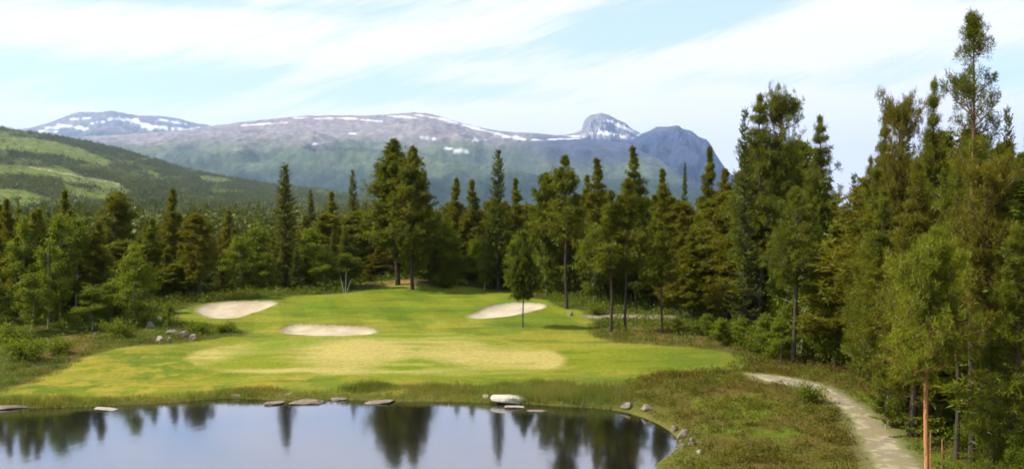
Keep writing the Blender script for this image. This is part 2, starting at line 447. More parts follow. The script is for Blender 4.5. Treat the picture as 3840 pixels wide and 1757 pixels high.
def col_mid(x, y, z, ox, oy, T, TO):
    n = fbm(ox * .02, oy * .05, 91, 5); n2 = fbm(ox * .008 + 3, oy * .03, 92, 4); n3 = fbm(ox * .12, oy * .3, 97, 4)
    c = np.tile(np.array([[.030, .046, .030]]), (len(x), 1))
    low = smooth(470, 405, oy + (n - .5) * 60)
    c = mixv(c, (.072, .092, .050), low)
    c = mixv(c, (.098, .112, .055), low * smooth(.45, .65, n2))
    rk = smooth(388, 340, oy + (n - .5) * 55 + np.clip((1250 - ox) / 60, -10, 6))
    c = mixv(c, (.190, .165, .150), rk)
    c = mixv(c, (.230, .165, .155), smooth(325, 300, oy) * smooth(.4, .6, n2) * .8)
    c = c * (.50 + 1.0 * n3)[:, None]
    s = snow_mask(ox, oy, [((1045, 289), (1110, 298), 5), ((1105, 298), (1170, 313), 7), ((1165, 314), (1250, 336), 7), ((1250, 338), (1318, 350), 8), ((960, 290), (1050, 296), 4),
        ((740, 296), (900, 299), 4), ((610, 316), (720, 308), 4), ((790, 362), (815, 358), 5), ((1190, 352), (1225, 352), 5), ((1120, 372), (1190, 384), 4), ((900, 300), (960, 305), 3),
        ((880, 335), (905, 338), 3), ((1060, 345), (1100, 350), 3), ((1340, 352), (1460, 348), 3)], 93)
    c = mixv(c, (.042, .050, .078), smooth(1230, 1420, ox) * smooth(338, 352, oy + (n - .5) * 14) * smooth(425, 385, oy + (n2 - .5) * 40) * .85)  # blue-dark band: cloud shadow and haze painted into the slope colour
    return mixv(c, SNOW, s * .62)

def col_left(x, y, z, ox, oy, T, TO):
    n = fbm(ox * .03, oy * .08, 81, 5); n3 = fbm(ox * .12, oy * .3, 98, 4)
    c = np.tile(np.array([[.150, .140, .135]]), (len(x), 1))
    c = mixv(c, (.080, .095, .060), smooth(320, 345, oy + (n - .5) * 20))
    c = c * (.5 + 1.0 * n3)[:, None]
    s = snow_mask(ox, oy, [((118, 322), (150, 318), 7), ((150, 315), (215, 322), 7), ((180, 300), (225, 298), 5), ((280, 300), (340, 302), 8), ((335, 303), (380, 320), 10), ((380, 318), (460, 326), 8),
        ((400, 300), (470, 312), 4), ((230, 310), (260, 306), 4), ((450, 330), (500, 322), 4), ((100, 330), (140, 332), 4)], 83)
    return mixv(c, SNOW, s * .8)

def col_peak(x, y, z, ox, oy, T, TO):
    n = fbm(ox * .05, oy * .09, 71, 5); n3 = fbm(ox * .2, oy * .3, 99, 4)
    c = np.tile(np.array([[.170, .160, .160]]), (len(x), 1))
    c = mixv(c, (.040, .048, .072), smooth(342, 358, oy + (n - .5) * 20))  # lower flank: cloud shade and haze mixed into the rock tint
    c = c * (.65 + .7 * n3)[:, None]
    s = snow_mask(ox, oy, [((1528, 302), (1565, 318), 6), ((1560, 316), (1612, 343), 6), ((1500, 330), (1560, 338), 4), ((1560, 342), (1612, 352), 5), ((1476, 336), (1520, 334), 3), ((1380, 346), (1470, 342), 3)], 73)
    return mixv(c, SNOW, s * .9)

def col_dark(x, y, z, ox, oy, T, TO):
    n = fbm(ox * .04, oy * .05, 61, 5); n3 = fbm(ox * .15, oy * .2, 96, 4)
    c = np.tile(np.array([[.034, .040, .066]]), (len(x), 1))  # blue base tint has cloud shadow and distance haze painted in
    c = mixv(c, (.075, .075, .090), smooth(340, 320, oy + (n - .5) * 22))
    c = mixv(c, (.024, .032, .040), smooth(405, 440, oy + (n - .5) * 30))
    return c * (.75 + .5 * n3)[:, None]

ridge('mountains', 'far rounded fell with large snow patches above the wooded hill',
      [(-400, 345), (-100, 335), (0, 330), (60, 326), (90, 320), (130, 308), (175, 291), (205, 283), (250, 283), (285, 280), (310, 284), (345, 291), (400, 292), (445, 298), (480, 308), (540, 318), (650, 330), (800, 350), (1000, 400)],
      -420, 1000, 8200, 11500, 200, 1.2, 340, 800, col_left, 520, 80, jag=2.4, seed=1)
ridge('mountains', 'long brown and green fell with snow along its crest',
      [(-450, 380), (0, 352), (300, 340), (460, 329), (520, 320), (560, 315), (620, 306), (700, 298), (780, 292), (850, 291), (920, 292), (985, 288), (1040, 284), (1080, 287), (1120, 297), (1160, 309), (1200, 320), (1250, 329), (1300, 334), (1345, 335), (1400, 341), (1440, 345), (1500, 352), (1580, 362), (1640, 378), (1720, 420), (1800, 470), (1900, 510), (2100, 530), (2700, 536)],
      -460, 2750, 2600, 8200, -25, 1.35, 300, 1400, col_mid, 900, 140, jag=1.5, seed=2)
ridge('mountains', 'steep grey knob with a streak of snow down its flank',
      [(1200, 372), (1300, 350), (1380, 343), (1440, 337), (1462, 329), (1468, 308), (1473, 299), (1485, 290), (1498, 289), (1512, 285), (1530, 289), (1548, 300), (1572, 310), (1590, 326), (1604, 332), (1625, 346), (1660, 362), (1720, 380), (1800, 420)],
      1200, 1800, 8400, 10200, 350, 1.2, 330, 300, col_peak, 520, 100, jag=2.0, seed=3)
ridge('mountains', 'dark blue dome shaped fell beside the grey knob',
      [(1500, 372), (1560, 358), (1600, 347), (1615, 336), (1632, 331), (1650, 321), (1668, 320), (1706, 317), (1716, 324), (1738, 330), (1756, 345), (1776, 353), (1790, 369), (1800, 388), (1822, 420), (1850, 455), (1900, 490), (2000, 512), (2200, 524), (2700, 532)],
      1500, 2750, 5600, 9400, -20, 1.0, 420, 420, col_dark, 620, 110, jag=2.2, seed=4)

LIGHT = [[(-300, 300), (0, 338), (70, 346), (148, 360), (215, 378), (277, 404), (284, 414), (259, 416), (205, 404), (148, 394), (60, 386), (0, 379), (-300, 340)],
         [(-300, 400), (0, 411), (74, 418), (166, 425), (207, 444), (281, 455), (314, 473), (336, 492), (300, 488), (230, 470), (150, 452), (60, 440), (0, 436), (-300, 430)],
         [(499, 441), (550, 446), (592, 456), (560, 460), (505, 452)], [(370, 428), (400, 436), (406, 446), (372, 440)], [(-300, 465), (0, 475), (60, 480), (130, 505), (60, 520), (-300, 520)],
         [(160, 470), (240, 480), (300, 500), (240, 508), (170, 490)]]
def light_mask(ox, oy):
    n = (fbm(ox * .05, oy * .12, 51, 4) - .5) * 16
    m = np.zeros_like(ox)
    for p in LIGHT: m = np.maximum(m, smooth(3, -3, sdf(ox, oy + n * .6, p)))
    m = np.maximum(m, smooth(.50, .64, fbm(ox * .022 + 3, oy * .10, 55, 4)) * .45)
    return m
def col_hill(x, y, z, ox, oy, T, TO):
    n = fbm(ox * .03, oy * .1, 52, 5); lm = light_mask(ox, oy)
    c = np.tile(np.array([[.050, .066, .012]]), (len(x), 1))
    c = mixv(c, (.060, .052, .020), smooth(.45, .6, n) * .7)
    l = np.tile(np.array([[.096, .124, .018]]), (len(x), 1))
    l = mixv(l, (.135, .145, .045), smooth(.5, .66, fbm(ox * .06, oy * .25, 53, 4)))
    c = c * (1 - lm[:, None]) + l * lm[:, None]
    road = smooth(2.2, .8, np.minimum(seg_d(ox, oy, (74, 419), (207, 445)), seg_d(ox, oy, (207, 445), (300, 462))))
    c = mixv(c, (.24, .22, .13), road)
    return c
HILLPROF = [(-700, 250), (-300, 292), (0, 320), (60, 329), (120, 338), (200, 352), (300, 374), (400, 403), (470, 425), (540, 439), (600, 450), (680, 463), (760, 471), (850, 482), (930, 498), (1010, 514), (1100, 528), (1250, 538), (1500, 542)]
HV, Hq, Hc, Hx, Hy = ridge('hills', 'wooded hillside with pale clearings sloping down to the right', HILLPROF, -700, 1500, 480, 2400, -18, 1.12, 40, 420, col_hill, 700, 130, back=1.4, jag=.8, seed=5)

rng = np.random.default_rng(7)
def unit(v): return v / (np.linalg.norm(v, axis=-1, keepdims=True) + 1e-9)
def rdir(r, n): return unit(r.normal(size=(n, 3)))
def diamonds(P, D, Ln, Wd, r):
    """leaf shapes from P along D"""
    U = unit(np.cross(D, rdir(r, len(P))))
    Ln = np.broadcast_to(Ln, (len(P),))[:, None]; Wd = np.broadcast_to(Wd, (len(P),))[:, None]
    return np.stack([P, P + D * Ln * .45 + U * Wd * .5, P + D * Ln, P + D * Ln * .45 - U * Wd * .5], 1)
def cones(name, P, Hh, Rr_, mat, label, per=22, size=.30):
    """small drooping sprays on a cone, one mesh for a far wood nobody could count"""
    n = len(P); u = 1 - np.sqrt(rng.random((n, per))) * .97
    ang = rng.uniform(0, 6.283, (n, per)); rad = (1 - u) ** .8 * rng.uniform(.35, 1.0, (n, per)) * Rr_[:, None]
    hz_ = (.05 + .95 * u) * Hh[:, None]
    Q = np.stack([P[:, 0:1] + np.cos(ang) * rad, P[:, 1:2] + np.sin(ang) * rad, P[:, 2:3] + hz_], -1).reshape(-1, 3)
    D = np.stack([np.cos(ang), np.sin(ang), rng.uniform(-.9, .3, (n, per))], -1).reshape(-1, 3)
    top = np.stack([P[:, 0], P[:, 1], P[:, 2] + Hh * .80], 1)
    D = unit(D); Ln = np.repeat(Hh * size, per) * rng.uniform(.6, 1.2, n * per) * (1.15 - .75 * u.ravel())
    V = np.concatenate([diamonds(Q, D, Ln, Ln * .62, rng), diamonds(top, unit(rng.normal(0, .06, (n, 3)) + [0, 0, 1.]), Hh * .24, Hh * .07, rng)])
    o = build(name, V.reshape(-1, 3), np.arange(len(V) * 4).reshape(-1, 4), mat)
    tag(o, label, kind='stuff')
vis = (Hx > -250) & (Hx < 1150) & (Hy < 545)
fsel = Hq[vis[Hq[:, 0]]]
p0, p1, p2 = HV[fsel[:, 0]], HV[fsel[:, 1]], HV[fsel[:, 3]]
area = np.linalg.norm(np.cross(p1 - p0, p2 - p0), axis=1) / p0[:, 1] ** 1.15
def on_hill(n):
    f = rng.choice(len(fsel), n, p=area / area.sum()); a, b = rng.random(n)[:, None], rng.random(n)[:, None]
    return p0[f] + a * (p1[f] - p0[f]) + b * (p2[f] - p0[f])
P = on_hill(34000); ox, oy = to_ov(P[:, 0], P[:, 1], P[:, 2]); lm = light_mask(ox, oy)
dk = rng.random(len(P)) > np.minimum(lm * 1.6, .985)
Pd = P[dk][:26000]; cones('far_forest', Pd, rng.uniform(5, 9, len(Pd)), rng.uniform(1.8, 3.0, len(Pd)), M['farwood'], 'dark conifer forest covering the distant hillside')
Pl = P[~dk]; Pl = Pl[rng.random(len(Pl)) < .3]
cones('far_birch_wood', Pl, rng.uniform(2, 4, len(Pl)), rng.uniform(1.4, 2.4, len(Pl)), M['farbirch'], 'light green birch scrub on the hillside clearings')
# valley forest between the golf course and the hills
n = 4200; rr_ = 140 * (900 / 140.) ** rng.random(n); aa = rng.uniform(-.62, .62, n)
P = np.stack([rr_ * np.sin(aa), rr_ * np.cos(aa), np.zeros(n)], 1); P[:, 2] = h0(P[:, 0], P[:, 1])
cones('valley_forest', P, rng.uniform(6, 9, n), rng.uniform(1.6, 2.6, n), M['farwood'], 'conifer forest filling the valley beyond the golf course', 90, .17)

# ------------------------------------------------------------------ plant shapes
class Geo:
    def __init__(s): s.q = []; s.t = []; s.tv = []; s.qv = []; s.nv = 0
    def add_q(s, V): s.qv.append(V.reshape(-1, 3))         # (n,4,3)
    def add_t(s, V): s.tv.append(V.reshape(-1, 3))
    def out(s):
        Vq = np.concatenate(s.qv) if s.qv else np.zeros((0, 3)); Vt = np.concatenate(s.tv) if s.tv else np.zeros((0, 3))
        return np.concatenate([Vq, Vt]), [np.arange(len(Vq)).reshape(-1, 4), len(Vq) + np.arange(len(Vt)).reshape(-1, 3)]
def needles(P, D, Ln, Wd, r):
    U = unit(np.cross(D, rdir(r, len(P))))
    Ln = np.broadcast_to(Ln, (len(P),))[:, None]; Wd = np.broadcast_to(Wd, (len(P),))[:, None]
    return np.stack([P - U * Wd * .5, P + U * Wd * .5, P + D * Ln], 1)
def tube(geo, pts, rad, k=6):
    pts = np.asarray(pts, float); n = len(pts)
    T = unit(np.gradient(pts, axis=0)); ref = np.array([0, 0, 1.]) if abs(T[0][2]) < .8 else np.array([1., 0, 0])
    A_ = unit(np.cross(T, ref)); B = np.cross(T, A_)
    a = np.arange(k) * 2 * np.pi / k
    ring = pts[:, None] + (np.cos(a)[None, :, None] * A_[:, None] + np.sin(a)[None, :, None] * B[:, None]) * np.asarray(rad)[:, None, None]
    v0 = ring[:-1]; v1 = ring[1:]
    q = np.stack([v0, np.roll(v0, -1, 1), np.roll(v1, -1, 1), v1], 2)
    geo.add_q(q)

def trunk_line(H, r, lean=.15, n=14):
    z = np.linspace(-.25, H, n); a, b = r.uniform(-1, 1, 2)
    ph = r.uniform(0, 6)
    x = a * lean * (z / H) ** 2 + .05 * np.sin(z * .9 + ph) * lean * 4
    y = b * lean * (z / H) ** 2 + .05 * np.cos(z * .7 + ph) * lean * 4
    return np.stack([x, y, z], 1)
def along(line, z):
    return np.stack([np.interp(z, line[:, 2], line[:, 0]), np.interp(z, line[:, 2], line[:, 1]), z], -1)

def gen_spruce(seed, H=12., Rm=1.7, z0=.06, leaf=.30, dens=1.0, gap=.15):
    r = np.random.default_rng(seed); tg, cg = Geo(), Geo()
    line = trunk_line(H, r, .12)
    tube(tg, line, np.interp(line[:, 2], [-.25, .4, H], [.20, .15, .012]) * H / 12, 8)
    z = z0 * H
    while z < H * .985:
        t = z / H; Lmax = Rm * (1 - t) ** .78 + .10
        env = 1 + .22 * math.sin(z * 1.7 + seed) * (1 - t)
        nb = int(r.integers(6, 10)) if t < .9 else 4
        for b in range(nb):
            if r.random() < gap: continue
            a = r.uniform(0, 6.283); Lb = Lmax * env * r.uniform(.55, 1.15)
            droop = -.30 * (1 - t) + .35 * t ** 3
            n = max(3, int(Lb / .13 * dens)); s = np.linspace(.08, 1, n)
            o = np.stack([np.cos(a) * s * Lb, np.sin(a) * s * Lb, Lb * (droop * s + .28 * s ** 2.2)], 1)
            base = along(line, np.array([z]))[0]
            pts = base + o
            if Lb > .5: tube(tg, pts[::max(1, n // 4)], np.linspace(.03, .006, len(pts[::max(1, n // 4)])), 3)
            out = np.array([math.cos(a), math.sin(a), 0]); side = np.array([-math.sin(a), math.cos(a), 0])
            for sg in (-1, 1):
                D = unit(out * r.uniform(.4, 1, (n, 1)) + side * sg * r.uniform(.5, 1.1, (n, 1)) + np.array([0, 0, 1.]) * r.uniform(-.55, .12, (n, 1)))
                ll = leaf * (.55 + .9 * (1 - s)) * r.uniform(.7, 1.3, n)
                cg.add_q(diamonds(pts, D, ll, leaf * .30, r))
            D = unit(np.stack([r.normal(0, .3, n), r.normal(0, .3, n), -np.ones(n)], 1))
            cg.add_q(diamonds(pts, D, leaf * .8, leaf * .32, r))
            cg.add_q(diamonds(pts[-2:], unit(np.tile(out + [0, 0, .35], (2, 1))), leaf * .9, leaf * .3, r))
        z += r.uniform(.20, .34) * (1 - .45 * t) * H / 12
    tip = along(line, np.full(14, H * .985)) - [0, 0, .0] + r.normal(0, .015, (14, 3)) - np.array([0, 0, 1.]) * r.uniform(0, .6, (14, 1))
    cg.add_q(diamonds(tip, unit(r.normal(0, .35, (14, 3)) + [0, 0, 1.]), leaf, leaf * .22, r))
    return tg.out(), cg.out()

def gen_pine(seed, H=12., Rm=2.0, z0=.3, prof='round', tuft=.36, nt_=22, nb=46, up=.35, wd=.18, trunk_r=.15, dead=True):
    r = np.random.default_rng(seed); tg, cg = Geo(), Geo()
    line = trunk_line(H, r, .35)
    tube(tg, line, np.interp(line[:, 2], [-.25, .35, H * .6, H], [trunk_r * 1.35, trunk_r, trunk_r * .62, .02]), 9)
    ts = np.sort(r.uniform(0, 1, nb)) ** .92
    if prof in ('cone', 'egg'):
        st_ = .58 / (H * (1 - z0)); ts = np.round(ts / st_) * st_ + r.normal(0, st_ * .13, nb); ts = np.clip(ts, 0, .985)
    pt = prof in ('cone', 'egg', 'lone')
    ts = np.concatenate([ts, np.linspace(.88 if pt else .9, .995, 12 if pt else 7)])
    for t in ts:
        z = H * (z0 + (1 - z0) * t * .985)
        if prof == 'round': e = (math.sin(math.pi * min(1, .18 + .82 * t)) ** .7) * (1.0 if t < .75 else .9) + .10
        elif prof == 'cone': e = (1 - t) ** 1.0 * (.75 + .25 * min(1, t / .08)) * (1 + .08 * math.sin(t * 17 + seed)) + .02
        elif prof == 'lone': e = (1 - t ** 1.25) ** .85 * (.80 + .20 * min(1, t / .12)) + .02
        elif prof == 'egg': e = (1 - t ** 1.7) ** .95 * (.72 + .28 * min(1, t / .15)) * (1 + .08 * math.sin(t * 13 + seed)) + .02
        elif prof == 'flat': e = .45 + .65 * t if t < .9 else .65
        elif prof == 'tall':
            hf = z0 + (1 - z0) * t
            e = .05 + .40 * min(1, (1 - hf) / .085) if hf > .895 else (.12 if hf > .865 else (.98 - abs(hf - .79) * 3 if hf > .70 else .42))
        Lb = Rm * e * r.uniform(.5, 1.15)
        if prof == 'tall' and (.865 < hf < .895 or hf < .70) and r.random() < .7: continue
        a = r.uniform(0, 6.283); n = 7; s = np.linspace(0, 1, n)
        rise = up * r.uniform(.2, 1.5) * (.6 + (t if prof != 'cone' else .5 * t))
        bend = r.uniform(-.3, .3)
        o = np.stack([np.cos(a + bend * s) * s * Lb, np.sin(a + bend * s) * s * Lb, Lb * (rise * s - .18 * s + .30 * s ** 2)], 1)
        pts = along(line, np.array([z]))[0] + o
        tube(tg, pts, np.linspace(.030, .007, n) * (Lb / 1.6 + .25), 4)
        m = max(4, int(Lb * 10))                                   # twigs with needle tufts
        k = r.uniform(.30, 1.0, m) ** .8
        tp = np.stack([np.interp(k, s, pts[:, q_]) for q_ in range(3)], 1)
        off = r.normal(0, (.06 + .18 * Lb) if pt else (.17 + .10 * Lb), (m, 3)) * [1, 1, .55] + [0, 0, .06]
        tp2 = tp + off * (.35 + .65 * k[:, None])
        tp2 = np.concatenate([tp2, pts[-1:] + r.normal(0, .03, (1, 3))])
        tp = np.concatenate([tp, pts[-2:-1]])
        for A0, B0 in zip(tp, tp2):
            if np.linalg.norm(B0 - A0) > .12: tube(tg, np.array([A0, (A0 + B0) / 2 + [0, 0, -.02], B0]), [.008, .006, .004], 3)
        rep = np.repeat(tp2, nt_, 0); n2 = len(rep)
        tsz = tuft * ((.50 + .50 * min(1, (1 - t) / .3)) if pt else 1.0)
        D = unit(rdir(r, n2) + np.array([0, 0, .45]) + .35 * unit(np.repeat(tp2 - tp, nt_, 0)))
        cg.add_q(diamonds(rep + r.normal(0, .05, (n2, 3)), D, tsz * r.uniform(.65, 1.2, n2), tsz * wd, r))
    if pt:
        ntp = 60; tipp = along(line, np.full(ntp, float(H))) - np.array([0, 0, 1.]) * r.uniform(0, .8, (ntp, 1))
        cg.add_q(diamonds(tipp, unit(r.normal(0, .45, (ntp, 3)) + [0, 0, .8]), tuft * .6, tuft * .13, r))
    if dead:
        for q_ in range(9):
            z = H * r.uniform(z0 * .55, z0 + .05); a = r.uniform(0, 6.28); Lb = r.uniform(.3, .9)
            p = along(line, np.array([z]))[0]; tube(tg, np.array([p, p + [math.cos(a) * Lb * .5, math.sin(a) * Lb * .5, .05], p + [math.cos(a) * Lb, math.sin(a) * Lb, -.05]]), [.02, .014, .005], 3)
    return tg.out(), cg.out()

def gen_birch(seed, H=8., Rm=1.6, z0=.12, leaf=.17, nleaf=6500, stems=1):
    r = np.random.default_rng(seed); tg, cg = Geo(), Geo()
    for st in range(stems):
        line = trunk_line(H * (1 - .12 * st), r, .5 + .5 * st); 
        tube(tg, line, np.interp(line[:, 2], [-.25, .3, H], [.09, .07, .01]), 7)
        nb = 34 // stems
        for b in range(nb):
            t = (b + r.random()) / nb; z = line[-1, 2] * (z0 + (1 - z0) * t * .97)
            e = math.sin(math.pi * min(1, .28 + .72 * t)) ** .8 + .12
            Lb = Rm * e * r.uniform(.55, 1.1); a = r.uniform(0, 6.283); n = 6; s = np.linspace(0, 1, n)
            o = np.stack([np.cos(a) * s * Lb, np.sin(a) * s * Lb, Lb * (.75 * s - .25 * s ** 2)], 1)
            pts = along(line, np.array([z]))[0] + o
            tube(tg, pts, np.linspace(.025, .006, n), 3)
            m = int(nleaf / nb / stems * (.5 + e)); nc = max(3, int(5 * Lb)); ck = r.uniform(.25, 1.05, nc)
            cc = np.stack([np.interp(ck, s, pts[:, q_]) for q_ in range(3)], 1) + r.normal(0, .16, (nc, 3))
            w = r.integers(0, nc, m)
            pp = cc[w] + r.normal(0, 1, (m, 3)) * [.20, .20, .17]
            cg.add_q(diamonds(pp, unit(rdir(r, m) + [0, 0, -.5]), leaf * r.uniform(.6, 1.2, m), leaf * .75, r))
    return tg.out(), cg.out()

PROTO = {}
def proto(key, gen, tm, cm, H, Rm, tname='trunk'):
    (tV, tF), (cV, cF) = gen
    t = build('trunk', tV, tF, M[tm], None, True, link=False); c = build('crown', cV, cF, M[cm], None, False, link=False)
    PROTO[key] = (t, c, H, Rm)
proto('spruceA', gen_spruce(1), 'bark_dark', 'spruce', 12, 1.6)
proto('spruceB', gen_spruce(2, Rm=1.5, gap=.25), 'bark_dark', 'spruce', 12, 1.45)
proto('spruceC', gen_spruce(3, Rm=1.9, z0=.10, gap=.2), 'bark_dark', 'spruce', 12, 1.8)
proto('pineA', gen_pine(11, prof='cone', z0=.12, nb=120, Rm=2.0), 'bark', 'pine', 12, 1.9)
proto('pineB', gen_pine(12, prof='round', z0=.24, nb=100, Rm=1.9), 'bark', 'pine', 12, 1.9)
proto('pineC', gen_pine(13, prof='cone', z0=.18, nb=100, Rm=1.8, up=.5), 'bark', 'pine', 12, 1.7)
proto('pineD', gen_pine(14, prof='round', z0=.36, nb=85, Rm=2.0, up=.3), 'bark', 'pine', 12, 2.0)
proto('pineE', gen_pine(15, prof='cone', z0=.08, nb=130, Rm=2.1, up=.25), 'bark', 'pine', 12, 2.0)
proto('lonepine', gen_pine(19, prof='lone', z0=.25, nb=230, Rm=2.3, up=.30, tuft=.30, nt_=18), 'bark', 'pine', 12, 2.3)
proto('smallspruce', gen_pine(17, H=12, prof='egg', z0=.36, nb=120, Rm=3.2, up=.0, tuft=.5, nt_=18, wd=.2), 'bark_dark', 'spruce', 12, 2.7)
proto('spindly', gen_pine(18, prof='egg', z0=.42, nb=110, Rm=1.7, up=.4, tuft=.34, nt_=14, dead=True, trunk_r=.12), 'bark', 'pine', 12, 1.6)
proto('birchA', gen_birch(21), 'bark_white', 'birch', 8, 1.7)
proto('birchB', gen_birch(22, Rm=1.3, stems=2), 'bark_white', 'birch', 8, 1.5)
proto('birchC', gen_birch(23, Rm=1.5, z0=.2), 'bark_white', 'birch', 8, 1.6)
# bigger detail for the trees close to the camera
proto('nearpine', gen_pine(31, H=7, prof='egg', z0=.50, nb=150, Rm=1.6, tuft=.18, nt_=26, up=.40, trunk_r=.090, wd=.12, dead=False), 'bark_orange', 'greenpine', 7, 1.55)
proto('tallpine', gen_pine(32, H=13, prof='tall', z0=.5, nb=84, Rm=1.25, tuft=.20, nt_=24, up=.42, trunk_r=.14, wd=.12), 'bark', 'pine', 13, 1.1)
proto('nearA', gen_pine(33, H=11, prof='cone', z0=.14, nb=190, Rm=1.9, tuft=.23, nt_=24, up=.38, wd=.11), 'bark', 'pine', 11, 1.8)
proto('nearE', gen_pine(37, H=11, prof='cone', z0=.36, nb=150, Rm=2.1, tuft=.23, nt_=24, up=.3, wd=.11), 'bark_dark', 'pine', 11, 1.9)
proto('nearB', gen_pine(34, H=10, prof='flat', z0=.3, nb=130, Rm=1.8, tuft=.23, nt_=24, up=.22, wd=.11), 'bark', 'pine', 10, 1.9)
proto('nearD', gen_pine(36, H=10, prof='egg', z0=.40, nb=130, Rm=1.8, tuft=.23, nt_=24, up=.4, wd=.11, trunk_r=.13), 'bark_dark', 'pine', 10, 1.8)
proto('nearC', gen_spruce(35, H=10, Rm=1.5, leaf=.19, dens=1.3), 'bark_dark', 'spruce', 10, 1.4)

used = set()
NAMES = {'s': ('spruce_tree', 'spruce'), 'p': ('pine_tree', 'pine'), 'b': ('birch_tree', 'birch'), 'n': ('pine_tree', 'pine'), 't': ('pine_tree', 'pine')}
rnd = random.Random(5)
def plant(key, x, y, H, rad, label, group=None, rot=None, cat='tree', name=None):
    t, c, Hn, Rn = PROTO[key]
    nm = name or ('spruce_tree' if 'spruce' in key or key == 'nearC' else 'birch_tree' if key.startswith('birch') else 'pine_tree')
    e = bpy.data.objects.new(nm, None); C.objects.link(e); e.empty_display_size = .3
    e.location = (x, y, hz1(x, y)); e.rotation_euler = (0, 0, rot if rot is not None else rnd.uniform(0, 6.28))
    s = H / Hn; w = rad / Rn
    e.scale = (w, w, s)
    tag(e, label, cat, group)
    for o in (t, c):
        q = o.copy(); C.objects.link(q); q.parent = e
    return e
def tree(key, xo, top, where, hw, label, group=None, rot=None):
    hw *= {'pineA': 1.25, 'pineC': 1.25, 'pineE': 1.3, 'spindly': 1.1, 'nearA': 1.45, 'nearB': 1.2, 'nearC': 1.2}.get(key, 1.0)
    """xo/top: where its tip is seen; where: ('b', y of foot) or distance; hw: half width seen"""
    if isinstance(where, tuple):
        x, y, z = at(xo, where[1])
    else:
        y = where; x = (xo * K - 1920) / F * y; z = hz1(x, y)
    ztip = CAMZ + (537 - top) * K / F * y
    return plant(key, x, y, ztip - z, hw * K / F * y, label, group, rot)

T = tree
# --- named, clearly separate trees, from the left of the view to the right
T('pineC', 22, 500, 62, 34, 'olive pine at the left edge of the forest, nearest the picture border')
T('birchA', 60, 548, 57, 44, 'bright green birch at the far left end of the forest edge')
T('pineE', 160, 478, 74, 40, 'reddish brown pine rising behind the left birches')
T('pineA', -35, 512, 60, 44, 'pine whose left half is cut off by the left picture border')
T('pineE', 96, 524, 61, 40, 'dense pine rising between the two leftmost big birches')
T('birchC', 146, 540, 58, 44, 'tall leafy birch in front of the brown pine on the left')
T('pineC', 238, 556, 60, 38, 'green pine right beside the big rounded left birch')
T('spruceC', -62, 520, 61, 34, 'spruce standing wholly at the outer left end of the wood')
T('pineA', 0, 514, 63, 40, 'pine standing directly behind the leftmost olive pine')
T('spruceA', 48, 520, 63, 32, 'pointed spruce rising behind the far left birch')
T('pineC', 74, 532, 58, 36, 'green pine just left of the dense pine between the birches')
T('spruceC', 124, 530, 63, 34, 'dark spruce between the dense pine and the tall leafy birch')
T('pineA', 172, 528, 62, 40, 'pine half hidden by the big rounded left birch')
T('spruceA', 212, 548, 62, 30, 'spruce peeping over the right side of the big rounded birch')
T('birchC', 192, 548, 60, 50, 'big rounded green birch on the left, in front of the brown pine')
T('pineB', 290, 488, 78, 44, 'bushy olive pine with a rounded top in the left forest')
T('pineA', 440, 474, 76, 40, 'pointed brown pine, tallest between the left birches and the dark spruce')
T('birchB', 118, 600, 55, 40, 'low light green birch below the brown pine on the left')
T('birchA', 335, 620, 56, 52, 'broad yellowish birch above the pale boulders')
T('pineC', 372, 548, 66, 34, 'slim pine standing between two birches above the boulders')
T('birchC', 420, 760, 53.5, 16, 'sapling birch with a pale stem right above the boulders')
T('pineB', 500, 540, 66, 40, 'round topped pine to the left of the first sand bunker')
T('birchA', 600, 596, 74, 44, 'light green birch right behind the first sand bunker')
T('pineE', 575, 528, 82, 36, 'pine rising over the birch behind the first sand bunker')
T('birchB', 650, 560, 80, 34, 'slender birch close to the left side of the tall dark spruce')
T('spruceA', 718, 408, 76, 44, 'tall narrow dark spruce, highest tree left of the lone pine')
T('birchA', 782, 578, 78, 44, 'sunlit yellow green birch on the right of the tall dark spruce')
T('spruceB', 783, 476, 92, 24, 'small spruce top just right of the tall dark spruce')
T('pineC', 838, 482, 94, 30, 'brownish pine top midway between dark spruce and lone pine')
T('spruceC', 888, 425, 88, 26, 'thin pale spruce pointing up left of the lone pine')
T('birchC', 868, 640, 77, 40, 'birch with bent white stems at the edge of the lawn')
T('lonepine', 998, 350, ('b', 716), 92, 'large lone pine standing on the sandy mound behind the lawn', rot=.4)
T('lonepine', 1036, 368, 75.6, 70, 'darker pine close against the right of the lone mound pine')
T('birchA', 1120, 560, 80, 46, 'light green birch to the right of the lone mound pine')
T('pineA', 1152, 448, 86, 34, 'left one of two brown pines right of the lone mound pine')
T('pineC', 1192, 452, 84, 32, 'right one of two brown pines right of the lone mound pine')
T('spruceC', 1253, 374, 76, 42, 'tall dark ragged spruce standing between the brown pines and the small spruce')
T('pineC', 1302, 448, 83, 30, 'greyish pine behind the right side of the tall ragged spruce')
T('smallspruce', 1316, 612, ('b', 822), 31, 'small dark spruce alone on the lawn beside the right bunker')
T('pineB', 1371, 440, 72, 36, 'pine with a rounded top behind the right bunker')
T('spindly', 1424, 392, ('b', 776), 44, 'tall olive pine at the lawn edge right of the right bunker')
T('pineC', 1468, 440, 74, 30, 'narrow pine filling the gap behind two tall olive pines')
T('pineE', 1507, 398, 68, 46, 'broad dark green pine above the sandy path')
T('spindly', 1537, 480, ('b', 833), 46, 'thin trunked pine on the brown heath, left one of the pair', rot=2)
T('spindly', 1574, 450, ('b', 833), 42, 'thin trunked pine on the brown heath, right one of the pair', rot=4)
T('pineE', 1597, 368, 74, 44, 'tall brown tinged pine in front of the dark blue fell')
T('birchA', 1600, 600, 68, 44, 'yellow green birch under the tall pines above the sandy path')
T('pineC', 1670, 424, 70, 36, 'green pointed pine below the summit of the dark blue fell')
T('spindly', 1664, 560, ('b', 838), 34, 'reddish low pine beside the end of the sandy path')
